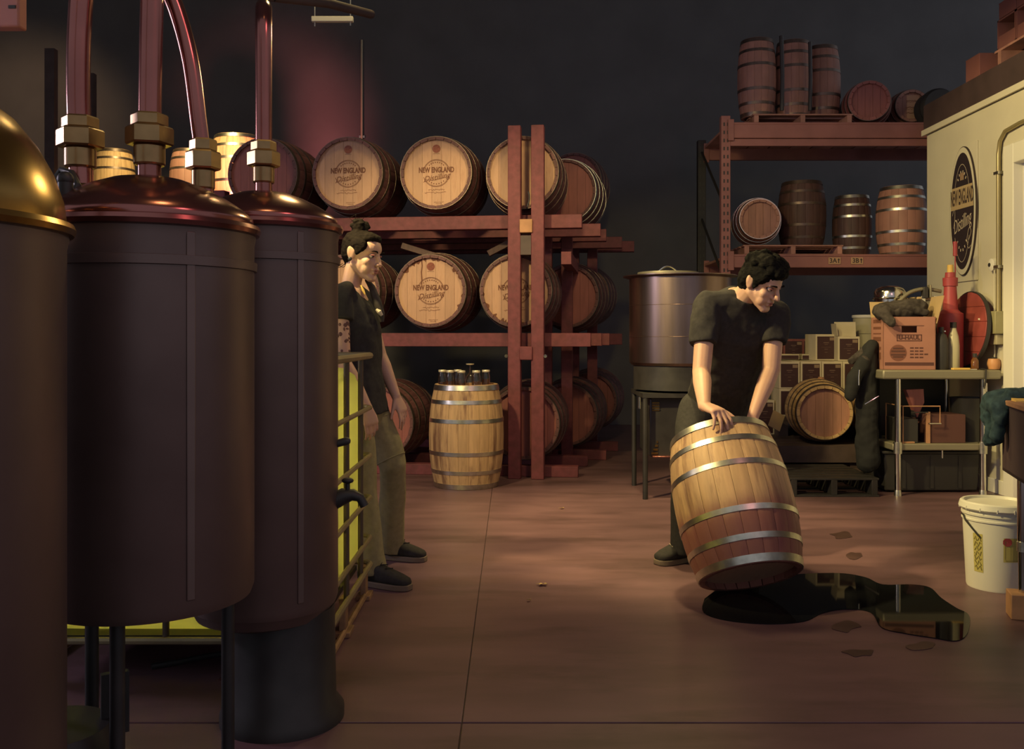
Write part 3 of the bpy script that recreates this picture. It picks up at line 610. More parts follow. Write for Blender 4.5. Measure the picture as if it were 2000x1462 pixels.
for z in (0.608, 0.626, 0.644): MB().bx(-0.237,-0.183,-0.241,-0.235,z,z+0.006).build('vent_slat', BLACK, pl)
for k in range(4): MB().bx(-0.24+0.012*k,-0.195,-0.238,-0.231,0.30+0.026*k,0.314+0.026*k).build('vent_slot', BRASSC, t)
MB().bx(-0.24,0.08,-0.30,-0.22,0.285,0.295).build('tray_edge', COPPER, t, bevel=0.002)
MB().cyl((-0.33,-0.29,0.62),(-0.33,-0.29,0.70),0.010).build('gas_valve', CHROME, t)

# ------------------------------------------------------------------ tilted barrel
TB = P(1466, 655, 3.86)
ax = V(-0.10, 0.50, 0.866).normalized()
Xl = V(1,0,0); Xl = (Xl-ax*Xl.dot(ax)).normalized(); Yl = ax.cross(Xl)
LT, RT = 0.64, 0.216
hb = RT*math.sqrt(1-ax.z**2)
TB.z = hb+0.001; TB.x -= 0.0
MT = Matrix((Xl, Yl, ax)).transposed().to_4x4(); MT.translation = TB
tb = barrel('worn oak barrel tipped on its bottom edge in the hands of the man', 'T', MT, OAK_MAROON, STEEL, HEAD, roll=0.07)
WST = M('wine_stain', (0.13, 0.035, 0.035), 0.7, var=0.2, scale=20)
# water on the floor
def blob_poly(pts, n=5):
    return [tuple(p.xy) for p in bez([FL(x, y) for x, y in pts]+[FL(*pts[0])], n)][:-1]
pud = MB()
outline = blob_poly([(1376,1170),(1374,1196),(1420,1212),(1500,1219),(1570,1214),(1606,1198),(1650,1190),(1700,1196),(1722,1226),(1770,1238),(1822,1246),(1868,1252),(1890,1236),(1892,1202),(1868,1188),(1838,1168),(1816,1148),(1780,1142),(1724,1142),(1690,1128),(1640,1120),(1560,1122),(1470,1132),(1410,1148)])
pud.prism(outline, 0.0, 0.0035)
tag(pud.build('water_puddle', WATER, None, smooth=False), 'dark glossy puddle of water spreading over the floor beside the tipped barrel', 'puddle')
DAMP = M('damp_concrete', (0.062, 0.034, 0.036), 0.35, var=0.3, scale=10)
for k, (lab, c, rx, ry) in enumerate((('small damp spot on the floor just behind the tipped barrel', (1668,1086), 16, 9), ('damp mark on the floor near the wooden pallet', (1645,1045), 26, 8), ('damp spot between the two lobes of the big puddle', (1650,1224), 30, 12), ('damp patch in front of the big puddle, below its middle', (1680,1275), 36, 9), ('damp patch at the tip of the puddle near the table leg', (1800,1262), 34, 9))):
    rnd = random.Random(k); pts = [(c[0]+rx*rnd.uniform(0.55,1.1)*math.cos(2*PI*i/9), c[1]+ry*rnd.uniform(0.55,1.1)*math.sin(2*PI*i/9)) for i in range(9)]
    tag(MB().prism(blob_poly(pts, 3), 0.0, 0.002).build('damp_spot', DAMP, None, smooth=False), lab, 'wet spot', 'damp spots on the floor')
def leaf(c, s, lab, name='dry_leaf'):
    t = MB(); ang = 0.5; pts = []
    for i in range(10):
        r = s*(1.0 if i % 2 == 0 else 0.5); pts.append((r*math.cos(2*PI*i/10+ang), r*math.sin(2*PI*i/10+ang)*0.8))
    vs = [V(x, y, 0.003+0.010*abs(math.sin(3*i))) for i, (x, y) in enumerate(pts)]+[V(0,0,0.006)]
    t.add(vs+[v+V(0,0,0.001) for v in vs], [(i,(i+1)%10,10) for i in range(10)]+[(11+(i+1)%10,11+i,21) for i in range(10)]+[(i,11+i,11+(i+1)%10,(i+1)%10) for i in range(10)])
    tag(t.build(name, LEAF, None, loc=FL(*c)), lab, 'leaf')
leaf((1059,1143), 0.03, 'dry five pointed leaf lying on the bare middle floor')
leaf((1097,994), 0.02, 'pale crumpled leaf on the floor before the double post')
leaf((1033,1174), 0.012, 'tiny pale leaf scrap on the floor in front of the dry leaf')

# ------------------------------------------------------------------ pallet rack with small barrels
d0 = 8.0; RX0 = P(1416, 655, d0).x
t = thing('pallet_rack', 'orange steel pallet rack with two beam levels behind the man', 'rack', (RX0, d0, 0)); pr = t
for y in (0.0, 1.0):
    for x in (0.0, 2.9):
        u = MB().bx(x-0.04, x+0.04, y-0.035, y+0.035, 0, 3.02).build('upright', RACKPAINT if y == 0 else BLACKM, t, bevel=0.004)  # rear uprights and braces blackened, shade put into the paint
        for k in range(30):
            for s in (-0.013, 0.013):
                MB().bx(x+s*1.2-0.006, x+s*1.2+0.006, y-0.0375, y-0.033, 0.9+k*0.07, 0.93+k*0.07).build('slot', BLACK, u)
        MB().bx(x-0.07, x+0.07, y-0.06, y+0.06, 0, 0.01).build('foot_plate', RACKPAINT, t)
for x in (0.0, 2.9):
    for k in range(4): MB().cyl((x, 0.03, 0.3+0.65*k), (x, 0.97, 0.3+0.65*(k+1)), 0.012, n=8).build('brace', BLACKM, t)
for z1, h in ((1.822, 0.115), (2.960, 0.135)):
    for y in (0.0, 1.0):
        b = MB().bx(0.04, 2.86, y-0.045, y+0.0, z1-h, z1).bx(0.04, 2.86, y-0.05, y-0.02, z1-0.02, z1).build('beam', RACKPAINT, t, bevel=0.004)
        for x in (0.04, 2.86): MB().box((x, y-0.048, z1-h/2), (0.05, 0.02, h+0.05)).build('beam_hook', RACKPAINT, b, bevel=0.003)
    for k in range(14): MB().bx(0.02+k*0.205, 0.02+k*0.205+0.19, -0.02, 1.0, z1-0.028, z1-0.008 if False else z1-0.006).build('deck_board', PALLET, t)
MB().bx(0.04, 2.86, -0.03, 0.0, 2.76, 2.82).build('tie_beam', RACKPAINT, t)
for tx, px in (('3A\u2191', 1630), ('3B\u2191', 1674)):
    c = P(px, 509, d0-0.052); pl = MB().box((c.x-RX0, -0.0505, c.z), (0.105, 0.003, 0.058)).build('bay_label', M('label_paper', (0.40,0.25,0.16), 0.7), t)
    tm = xf(text_mb(tx[:2], 0.055, 0, 0.001), Matrix.Translation((c.x-RX0-0.012, -0.0525, c.z)) @ Matrix.Rotation(PI/2, 4, 'X')); tm.build('label_text', INKB, pl, smooth=False)
    ar = MB().prism([(0,0.022),(0.012,0.006),(0.004,0.006),(0.004,-0.02),(-0.004,-0.02),(-0.004,0.006),(-0.012,0.006)], 0, 0.0005, Matrix.Translation((c.x-RX0+0.036, -0.0522, c.z)) @ Matrix.Rotation(PI/2, 4, 'X'))
    ar.build('label_text', INKB, pl, smooth=False)
def pallet(label, c, w, dp, h, rz=0, mat=PALLET, group=None, n=6):
    t = thing('wooden_pallet', label, 'pallet', c, rz, group)
    for x in (-w/2+0.03, 0, w/2-0.03): MB().bx(x-0.02, x+0.02, -dp/2, dp/2, 0.014, h-0.014).build('stringer', mat, t, bevel=0.002)
    for k in range(n):
        y = -dp/2+(dp-0.09)*k/(n-1); MB().bx(-w/2, w/2, y, y+0.09, h-0.014, h).build('deck_plank', mat, t, bevel=0.002)
    for y in (-dp/2, -0.045, dp/2-0.09): MB().bx(-w/2, w/2, y, y+0.09, 0, 0.014).build('base_plank', mat, t, bevel=0.002)
    return t
c = P(1546, 655, 8.35); pallet('wooden pallet under the strapped barrel cluster on the top rack level', (c.x, 8.42, 2.955), 0.87, 0.8, 0.095)
c = P(1528, 655, 8.35); pallet('wooden pallet on the lower rack level just above the man', (c.x, 8.42, 1.817), 0.87, 0.8, 0.092)
def sb_(label, px, d, z, kind, **kw): c = P(px, 655, d); c.z = z; return barrel(label, kind, stand(c, kw.pop('rz', 0.2)), **kw)
G2 = 'small barrels stored on the pallet rack'
zt = 3.051
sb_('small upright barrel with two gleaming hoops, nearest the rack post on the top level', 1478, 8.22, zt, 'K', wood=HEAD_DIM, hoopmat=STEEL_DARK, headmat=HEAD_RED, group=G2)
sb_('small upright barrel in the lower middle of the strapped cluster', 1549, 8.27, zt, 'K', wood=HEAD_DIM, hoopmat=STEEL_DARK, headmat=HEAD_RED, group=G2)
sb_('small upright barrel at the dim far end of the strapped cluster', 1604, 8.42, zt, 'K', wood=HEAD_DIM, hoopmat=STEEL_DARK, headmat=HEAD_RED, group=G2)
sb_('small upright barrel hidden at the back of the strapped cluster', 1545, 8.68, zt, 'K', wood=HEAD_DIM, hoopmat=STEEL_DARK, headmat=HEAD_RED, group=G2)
c = P(1560, 655, 8.45)
def strap(label, path, w=0.02):
    t = tag(MB().tube(path, w, 6).build('load_strap', BLACK), label, 'strap', 'black straps around the barrel cluster')
strap('upright black strap between the lower middle barrels of the cluster', [P(1526,70,8.0), P(1528,150,8.0), P(1527,216,8.03)], 0.018)
strap('upright black strap beside the dim end barrel of the cluster', [P(1582,82,8.05), P(1583,150,8.05), P(1582,216,8.08)], 0.016)
# lying kegs on the top level
barrel('lying keg with plain dark red head on the top rack level', 'S', lie(P(1698, 196, 8.1), 14, 'S'), HEAD_RED, STEEL_DARK, HEAD_RED, G2, bung=None)
LABEL_W = [join(*[stroke([(-0.045+0.09*i/12, y+random.uniform(-0.004,0.004)) for i in range(13)], w) for y, w in ((0.05,0.006),(0.038,0.004),(-0.01,0.006),(-0.025,0.003),(-0.06,0.006))]).mesh('printed_lettering', INK, False)]
LABP = [MB().prism([(-0.04,-0.11),(0.07,-0.11),(0.07,0.1),(-0.04,0.1)], -0.001, 0.0002).mesh('paper_label', M('label_cream', (0.5,0.3,0.2), 0.7), False)]
barrel('small lying keg with a pale printed label beside a dark round drum', 'X', lie(P(1782, 206, 8.27), 6, 'X'), HEAD_DIM, STEEL_DARK, HEAD_DIM, G2, marks=LABP+LABEL_W)
t = thing('black_drum', 'dark round drum lying at the end of the top rack level', 'drum', P(1836,207,7.99))
MB().lathe([(0.0001,-0.02),(0.14,-0.02),(0.155,0.0),(0.155,0.17),(0.0001,0.17)], 32, Matrix.Rotation(-PI/2, 4, 'X')).build('drum_body', BLACK, t)
MB().ring([(0.15,0.03),(0.162,0.03),(0.162,0.05),(0.15,0.05)], 32).build('rim', BLACKM, t, rot=(-PI/2,0,0))
# lower level
zl = 1.909
barrel('lying keg with pale head on the lower level pallet by the rack post', 'S', lie(P(1484, 427, 8.15), 8, 'S'), HEAD_DIM, STEEL, HEAD_DIM, G2)
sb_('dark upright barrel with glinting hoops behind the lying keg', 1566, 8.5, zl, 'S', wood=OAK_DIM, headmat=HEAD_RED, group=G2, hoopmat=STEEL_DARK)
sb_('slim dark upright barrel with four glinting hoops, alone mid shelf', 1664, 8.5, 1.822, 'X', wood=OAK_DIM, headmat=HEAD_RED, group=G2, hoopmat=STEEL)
sb_('bright upright barrel with shiny hoops beside the office wall corner', 1760, 8.25, 1.822, 'S', wood=HEAD_DIM, headmat=HEAD, group=G2, hoopmat=STEEL)
# floor level: low platform, boxes, kegs
t = thing('low_platform', 'low dark timber platform carrying boxes and a keg behind the tipped barrel', 'platform', (2.78, 8.25, 0))
for k in range(8): MB().bx(-0.86, 0.84, -0.96+k*0.22, -0.96+k*0.22+0.2, 0.215, 0.25).build('plank', DKWOOD, t, bevel=0.003)
MB().bx(-0.86, 0.84, -0.985, -0.955, 0.12, 0.25).build('front_rail', DKWOOD, t)
for x in (-0.8, -0.05, 0.78): MB().bx(x-0.05, x+0.05, -0.95, 0.8, 0, 0.215).build('bearer', DKWOOD, t)
barrel('lying oak barrel with a white bung and plain reddish head on the low platform', 'T', lie(P(1611, 655, 7.32)+V(0,0,-1.12+0.25+0.258), 9, 'T'), OAK, STEEL_DARK, HEAD_DIM, None, bung=PI/2-0.1)
barrel('lying oak barrel half hidden behind the hanging black jacket', 'T', lie(P(1748, 655, 7.33)+V(0,0,-1.12+0.25+0.258), 4, 'T'), OAK, STEEL_DARK, HEAD_DIM)
BXW, BXD, BXH = 0.178, 0.26, 0.236
def case(label, p, rz=0, group='cream cases of bottles stacked behind the kegs', w=BXW, h=BXH, d=BXD, card=CARD_CREAM, panel=PRINT, flap=False):
    t = thing('bottle_case', label, 'box', p, rz, group)
    MB().bx(-w/2, w/2, 0, d, 0, h).build('carton', card, t, bevel=0.003, smooth=False)
    pn = MB().bx(-w/2+0.014, w/2-0.014, -0.0012, 0.0, 0.012, h-0.02).build('printed_panel', panel, t, smooth=False)
    mk = MB()
    for (y, ww, th) in ((0.66, 0.05, 0.007), (0.60, 0.03, 0.004), (0.5, 0.09, 0.002), (0.42, 0.03, 0.004), (0.3, 0.025, 0.004)): mk.bx(-ww/2, ww/2, -0.0018, -0.001, h*y, h*y+th)
    mk.build('printed_lettering', M_INK2, pn, smooth=False)
    MB().bx(w/2-0.062, w/2-0.018, -0.002, -0.001, h-0.055, h-0.028).build('paper_sticker', M_STK, t, smooth=False)
    MB().bx(-0.02, 0.02, 0.0, d, h-0.0005, h+0.0008).build('tape', CARD_TAN, t, smooth=False)
    if flap:
        MB().box((0, d*0.55, h+0.065), (w, 0.004, 0.13), Matrix.Rotation(-0.12, 3, 'X')).build('flap', card, t, smooth=False)
        MB().box((-w/2-0.003, d*0.5, h+0.06), (0.004, d*0.8, 0.11), Matrix.Rotation(-0.1, 3, 'Y')).build('flap', card, t, smooth=False)
    return t
M_INK2 = M('grey_print', (0.22,0.14,0.11), 0.7); M_STK = M('sticker_paper', (0.34,0.24,0.16), 0.7)
bx0 = P(1541, 655, 8.02).x
ordn = ['first', 'second', 'third', 'fourth', 'fifth']
for row in range(2):
    for i in range(4):
        for k in range(3):
            if k == 0 or row == 1 :
                z = 0.422+0.237*row if True else 0
                nm = ('upper' if row else 'lower')
                dep = ('front', 'middle', 'back')[k]
                case(f'{ordn[i]} case from the man in the {dep} row of the {nm} case layer', (bx0+i*(BXW+0.006)+random.uniform(-0.002,0.002), 8.0+k*0.27, z), random.uniform(-0.015, 0.015))
t = thing('case_crate', 'dark timber crate base under the stacked bottle cases', 'crate', (bx0+0.27, 8.36, 0.25))
for x in (-0.33, 0, 0.33): MB().bx(x-0.04, x+0.04, -0.38, 0.4, 0, 0.13).build('bearer', DKWOOD, t)
for k in range(5): MB().bx(-0.37, 0.37, -0.38+k*0.16, -0.38+k*0.16+0.14, 0.13, 0.171).build('plank', DKWOOD, t, bevel=0.003)
zt2 = 0.422+2*0.237+0.001
case('single case standing on top of the case stack', (P(1612,655,8.3).x, 8.28, zt2), 0.05, w=0.19, h=0.235)
case('case with raised open flap on top of the stack beside the plastic tub', (P(1658,655,8.12).x, 8.12, zt2), -0.12, w=0.185, h=0.215, flap=True)
for px, lab in ((1539, 'flat cream tray on the case stack nearest the man'), (1580, 'flat cream tray on the case stack beside the single case')):
    t = thing('cardboard_tray', lab, 'tray', (P(px,655,8.5).x, 8.44, zt2)); w = 0.18
    MB().bx(-w/2,w/2,0,0.25,0,0.004).bx(-w/2,w/2,0,0.004,0,0.05).bx(-w/2,w/2,0.246,0.25,0,0.05).bx(-w/2,-w/2+0.004,0,0.25,0,0.05).bx(w/2-0.004,w/2,0,0.25,0,0.05).build('tray_wall', CARD_CREAM, t, smooth=False)
    MB().bx(-w/2+0.01,w/2-0.01,-0.001,0,0.006,0.042).build('printed_panel', PRINT, t, smooth=False)
for i, (px, lab) in enumerate(((1545, 'dark case far behind the stack, nearer the man'), (1582, 'dark case far behind the stack, nearer the single case'))):
    case(lab, (P(px,655,8.9).x, 8.82, zt2-0.0), 0, None, w=0.19, h=0.19, card=HEAD_RED, panel=PRINT)
case('small dark red case low beside the stack behind the arm of the man', (P(1497,655,8.05).x, 8.1, 0.251), 0.02, None, w=0.17, h=0.30)
t = thing('cardboard_sheet', 'tan cardboard flap leaning at the foot of the case stack', 'cardboard', P(1512,835,7.85))
MB().box((0.02,0.0,0.06), (0.11,0.006,0.16), Matrix.Rotation(0.5, 3, 'Y') @ Matrix.Rotation(-0.5, 3, 'X')).build('sheet', CARD_TAN, t)
t = thing('plastic_tub', 'tall frosted plastic tub with rimmed lid beside the open case', 'tub', P(1694,655,8.45)+V(0,0,-1.12+zt2))
MB().lathe([(0.0001,0.0),(0.105,0.0),(0.118,0.36),(0.0001,0.36)], 28).build('tub_body', FROST, t)
MB().lathe([(0.0001,0.24),(0.121,0.24),(0.124,0.25),(0.126,0.39),(0.0001,0.39)], 28).build('tub_collar', FROST, t)
MB().lathe([(0.0001,0.385),(0.133,0.385),(0.136,0.395),(0.134,0.41),(0.12,0.412),(0.0001,0.408)], 28).build('lid', WHITEPL, t)

# ------------------------------------------------------------------ steel work table against the office wall
TY, TX0, TX1, TZ0, TD = 6.42, 2.585, 3.41, 0.880, 0.62
t = thing('steel_table', 'stainless two-level work table standing against the cream office wall', 'table', (0,0,0)); st = t
MB().bx(TX0, TX1, TY, TY+TD, TZ0-0.065, TZ0).build('table_top', GREYM, t, bevel=0.012)
MB().bx(TX0+0.08, TX1-0.08, TY+0.03, TY+TD-0.03, 0.315, 0.363).build('lower_shelf', GREYM, t, bevel=0.008)
for x in (TX0+0.115, TX1-0.115):
    for y in (TY+0.03, TY+TD-0.05):
        MB().lathe([(0.0001,0.03),(0.021,0.03),(0.021,TZ0-0.06),(0.0001,TZ0-0.06)], 16).build('leg', CHROME, t, loc=(x,y,0))
        MB().lathe([(0.0001,0.0),(0.026,0.0),(0.024,0.03),(0.016,0.06),(0.0001,0.06)], 16).build('foot', STEEL, t, loc=(x,y,0))
        MB().lathe([(0.0001,0.295),(0.030,0.295),(0.030,0.375),(0.0001,0.375)], 16).build('shelf_clamp', STEEL, t, loc=(x,y,0))
MB().cyl((3.02, TY+0.05, 0.26), (3.02, TY+0.05, 0.32), 0.006).build('hanging_bolt', CHROME, t)
MB().bx(TX0+0.13, TX1-0.13, TY+TD-0.045, TY+TD-0.035, 0.363, TZ0-0.066).build('dark_backing', BLACK, t)  # dark sheet added to hide the lit wall behind the table
t = thing('filler_crate', 'large black crate added to darken the floor space under the steel table', 'crate', (3.0, 6.6, 0))  # crate added to keep the space under the table dark
MB().box((0,0.2,0.145),(0.66,0.42,0.27),None,1.04).build('crate_body', BLACK, t, bevel=0.01)
MB().bx(-0.36,0.36,-0.03,0.43,0.275,0.295).build('lid', BLACK, t, bevel=0.006)
for x in (-0.2, 0.0, 0.2): MB().bx(x-0.012,x+0.012,-0.02,0.0,0.03,0.26).build('rib', BLACK, t)
def on(px, dy, z=TZ0): c = P(px, 655, TY+dy); c.z = z; return c
# moving box
c = on(1776, 0.05); w, h, dd = 0.355, 0.372, 0.30
t = thing('moving_box', 'brown cardboard moving box with handle hole and printed logo on the steel table', 'box', c, math.radians(-6))
m = MB()
m.bx(-w/2,w/2,0,dd,0,0.004).bx(-w/2,-w/2+0.005,0,dd,0,h).bx(w/2-0.005,w/2,0,dd,0,h).bx(-w/2,w/2,dd-0.005,dd,0,h)
hz, hw, hh = 0.285, 0.052, 0.024
m.bx(-w/2,w/2,0,0.005,0,hz-hh).bx(-w/2,w/2,0,0.005,hz+hh,h).bx(-w/2,-hw,0,0.005,hz-hh,hz+hh).bx(hw,w/2,0,0.005,hz-hh,hz+hh)
m.build('carton', CARD, t, smooth=False)
MB().box((w/2+0.03, 0.12, h+0.05), (0.005, 0.25, 0.20), Matrix.Rotation(0.25, 3, 'Y')).build('flap', CARD_TAN, t, smooth=False)
MB().box((0, dd+0.02, h+0.05), (w, 0.005, 0.14), Matrix.Rotation(-0.35, 3, 'X')).build('flap', CARD_TAN, t, smooth=False)
RXm = Matrix.Rotation(PI/2, 4, 'X')
pr_ = MB().bx(-0.10,0.10,-0.0012,0,0.262+0.045,0.266+0.045)
def fr(x0,x1,z0,z1,b=0.006): return MB().bx(x0,x1,-0.0012,0,z0,z0+b).bx(x0,x1,-0.0012,0,z1-b,z1).bx(x0,x0+b,-0.0012,0,z0,z1).bx(x1-b,x1,-0.0012,0,z0,z1)
pr_ = join(pr_, fr(-0.085,0.085,0.200,0.248), xf(text_mb('U-HAUL', 0.040, 0.0, 0.0016), Matrix.Translation((0,-0.0012,0.225)) @ RXm))
m2 = MB().bx(-w/2+0.012,w/2-0.012,-0.0012,0,0.030,0.052)
disk = MB().prism([(-0.075+0.058*math.cos(2*PI*i/32), 0.118+0.058*math.sin(2*PI*i/32)) for i in range(32)], 0, 0.0008, RXm)
lines = MB()
for i, ww in enumerate((0.115, 0.10, 0.125, 0.09)):
    for k in range(int(ww/0.03)): lines.bx(0.005+0.032*k, 0.03+0.032*k, -0.0012, 0, 0.148-0.022*i, 0.158-0.022*i)
join(pr_, m2, lines).build('printed_logo', M('box_print', (0.10,0.04,0.035), 0.8), t, smooth=False)
disk.build('printed_roundel', M('box_print_pale', (0.18,0.07,0.05), 0.8), t, smooth=False)
rl = MB()
for z, ww in ((0.145,0.07),(0.125,0.095),(0.10,0.1),(0.085,0.07)): rl.bx(-0.075-ww/2,-0.075+ww/2,-0.0018,-0.0009,z,z+0.010)
rl.build('roundel_lettering', M('box_print_dark', (0.085,0.035,0.03), 0.8), t, smooth=False)
sd = MB()
for z, hh_ in ((0.33,0.025),(0.285,0.018),(0.25,0.008),(0.2,0.03),(0.14,0.02),(0.07,0.05)): sd.bx(-w/2-0.0012,-w/2,0.05,0.24,z,z+hh_)
sd.build('side_print', INK, t, smooth=False)
# grey jacket stuffed in box
t = thing('grey_jacket', 'crumpled charcoal jacket heaped on the open moving box', 'jacket', c+V(0,0.13,h-0.02))
def cloth(mb_pts, name, mat, parent, vox=0.008, disp=0.012, fq=14):
    me = remesh(mb_pts, vox, 3)
    for v in me.vertices:
        n = mnoise.noise_vector(v.co*fq)*disp + mnoise.noise_vector(v.co*fq*2.3+V(5,5,5))*disp*0.45
        v.co += n
    me.materials.append(mat); me.polygons.foreach_set('use_smooth', [True]*len(me.polygons)); return put(name, me, parent)
def remesh(mb, vox, smooth=2, it=1):
    me = mb.mesh('blob', None, False); o = bpy.data.objects.new('blob', me); COL.objects.link(o)
    r = o.modifiers.new('r', 'REMESH'); r.mode = 'VOXEL'; r.voxel_size = vox; r.adaptivity = 0
    if smooth: s_ = o.modifiers.new('s', 'SMOOTH'); s_.factor = 0.5; s_.iterations = smooth
    dg = bpy.context.evaluated_depsgraph_get(); out = bpy.data.meshes.new_from_object(o.evaluated_get(dg))
    bpy.data.objects.remove(o); bpy.data.meshes.remove(me); return out
cloth(MB().ball((-0.02,0,0.06),(0.19,0.12,0.075)).ball((0.07,0,0.075),(0.11,0.10,0.06)).ball((-0.15,-0.05,0.06),(0.07,0.09,0.06)).caps((-0.17,-0.10,0.05),(-0.14,-0.16,-0.02),0.05,0.035).caps((0.0,-0.06,0.10),(0.12,-0.04,0.10),0.05,0.05), 'jacket_body', CLOTH_GREY, t)
cloth(MB().caps((-0.16,-0.08,0.07),(0.0,-0.09,0.085),0.028,0.03).caps((0.0,-0.09,0.085),(0.13,-0.085,0.05),0.03,0.028), 'sleeve', CLOTH_GREY, t, 0.007, 0.008, 20)
# black jacket hung from the end of the table
t = thing('black_jacket', 'black jacket with grey lining hanging off the end of the steel table', 'jacket', (2.56, 6.62, 0))
def jp(px, py, d=6.6): return P(px-8, py, d)-t.location
cloth(MB().caps(jp(1706,684), jp(1700,760), 0.055, 0.075).caps(jp(1700,760), jp(1703,900), 0.075, 0.085).caps(jp(1712,676), jp(1676,738,6.52), 0.045, 0.05).caps(jp(1676,738,6.52), jp(1668,775,6.50), 0.05, 0.035).caps(jp(1708,690,6.8), jp(1705,890,6.85), 0.06, 0.085), 'jacket_body', JACKET, t, 0.008, 0.010, 11)
cloth(MB().caps(jp(1672,704,6.62), jp(1700,686,6.62), 0.028, 0.035).ball(jp(1697,702,6.55), 0.038).ball(jp(1690,694,6.6), 0.035), 'lining', CLOTH_GREY, t, 0.007, 0.008, 24)
MB().tube([jp(1686,722,6.48), jp(1685,736,6.475), jp(1685,752,6.475)], 0.005, 8).build('zipper', CHROME, t)
MB().tube([jp(1697,789,6.46), jp(1711,781,6.45), jp(1724,773,6.45)], 0.005, 8).build('pull_cord', CHROME, t)
# chrome pot, hose, paper case behind the box
t = thing('steel_pot', 'polished steel pot with domed lid standing behind the moving box', 'pot', on(1738, 0.485))
MB().lathe([(0.0001,0.0),(0.105,0.0),(0.11,0.01),(0.11,0.52),(0.0001,0.52)], 40).build('pot_body', CHROME, t)
MB().lathe([(r, z+0.115) for r, z in ((0.0001,0.395),(0.125,0.395),(0.127,0.402),(0.113,0.408),(0.112,0.45),(0.096,0.475),(0.06,0.492),(0.0005,0.498))], 40).build('lid', CHROME, t, ang=35)
t = thing('grey_case', 'drab equipment case standing behind the box against the wall', 'case', on(1806, 0.36))
MB().bx(-0.05,0.17,0.0,0.2,0,0.50).build('case_body', GREYM, t, bevel=0.01)
MB().bx(-0.055,0.175,-0.005,0.2,0.50,0.525).build('lid', CARD_TAN, t, bevel=0.006)
MB().bx(-0.03,0.0,-0.012,0,0.46,0.53).bx(0.06,0.09,-0.012,0,0.46,0.53).build('latch', CHROME, t)
t = thing('grey_hose', 'curved grey hose with dark clamp arching over the moving box', 'hose')
MB().tube(bez([on(1733,0.30,1.26), on(1748,0.32,1.335), on(1772,0.34,1.425), on(1795,0.35,1.458), on(1815,0.36,1.46), on(1838,0.36,1.445)], 6), 0.014, 10).build('tube', GREYM, t)
q = on(1806,0.355,1.455); MB().box(q+V(0,0,-0.02),(0.035,0.05,0.085)).build('clamp', BLACK, t, bevel=0.004)
MB().box(q+V(0.035,0,-0.01),(0.014,0.05,0.095)).build('clamp_plate', GREYM, t, bevel=0.003)
# red hand pump
t = thing('hand_pump', 'tall red plastic hand pump with collar and thin handled rod beside the wall', 'pump', on(1856, 0.30))
MB().lathe([(0.0001,0.0),(0.085,0.0),(0.088,0.02),(0.088,0.40),(0.070,0.41),(0.052,0.43),(0.042,0.60),(0.034,0.70),(0.0001,0.70)], 28).build('pump_body', REDPL, t, ang=35)
MB().ring([(0.034,0.60),(0.050,0.60),(0.052,0.66),(0.034,0.665)], 20).build('collar', REDPL, t)
MB().lathe([(0.0001,0.70),(0.022,0.70),(0.020,0.755),(0.0001,0.755)], 16).build('yellow_cap', YELLOW, t)
MB().cyl((0.036,0.0,0.64),(0.036,0.0,0.82),0.0045).build('rod', REDPL, t)
MB().cyl((0.036,0.0,0.82),(0.036,0.0,0.925),0.015).build('handle', REDPL, t)
# bottles
t = thing('white_bottle', 'pale bottle with black cap standing before the red hand pump', 'bottle', on(1862, 0.13))
MB().lathe([(0.0001,0.0),(0.038,0.0),(0.041,0.008),(0.041,0.17),(0.034,0.235),(0.020,0.285),(0.017,0.30),(0.0001,0.30)], 24).build('bottle_body', FROST, t)
MB().lathe([(0.0001,0.295),(0.022,0.295),(0.022,0.335),(0.0001,0.335)], 16).build('cap', BLACK, t)
t = thing('black_bottle', 'short black bottle between the moving box and the pale bottle', 'bottle', on(1838, 0.10))
MB().lathe([(0.0001,0.0),(0.045,0.0),(0.047,0.01),(0.047,0.20),(0.035,0.245),(0.018,0.26),(0.018,0.30),(0.0001,0.30)], 24).build('bottle_body', BLACK, t)
MB().lathe([(0.0001,0.265),(0.006,0.265),(0.006,0.275),(0.0001,0.275)],8).build('cap_glint', CHROME, t, loc=(0.012,-0.03,0))
t = thing('wooden_disc', 'round red wooden barrel head leaning on the wall above the table', 'disc', on(1889, 0.32))
Mh = Matrix.Translation((0.0, 0.0, 0.285)) @ Matrix.Rotation(math.radians(2), 4, 'Z') @ Matrix.Rotation(math.radians(-84), 4, 'Y')
hb_ = 5
for i in range(hb_):
    R = 0.272; x0, x1 = -R+2*R*i/hb_+0.001, -R+2*R*(i+1)/hb_-0.001; pts = [(x0+(x1-x0)*k/6, math.sqrt(max(R*R-(x0+(x1-x0)*k/6)**2, 1e-7))) for k in range(7)]
    pts += [(x, -y) for x, y in pts[::-1]]
    MB().prism(pts, -0.012, 0.012, Mh).build('head_plank', REDHEAD, t, bevel=0.002)
xf(MB().ring([(0.262,-0.02),(0.28,-0.02),(0.28,0.006),(0.273,0.006),(0.273,-0.013),(0.262,-0.013)], 40), Mh).build('rim', BLACK, t)
t = thing('yellow_block', 'small yellow wooden block lying at the front of the steel table', 'block', on(1877, 0.03))
MB().bx(-0.062,0.06,-0.015,0.02,0,0.014).build('block', YELLOW, t, bevel=0.003)
t = thing('small_bottle', 'tiny amber dropper bottle in front of the leaning barrel head', 'bottle', on(1904, 0.06))
MB().lathe([(0.0001,0.0),(0.024,0.0),(0.025,0.006),(0.025,0.065),(0.012,0.085),(0.012,0.09),(0.0001,0.09)], 20).build('bottle_body', AMBER, t)
MB().lathe([(0.0001,0.088),(0.015,0.088),(0.015,0.115),(0.0001,0.115)], 16).build('cap', BLACK, t)
t = thing('tape_roll', 'peach coloured roll with dark core at the end of the table', 'roll', on(1941, 0.10))
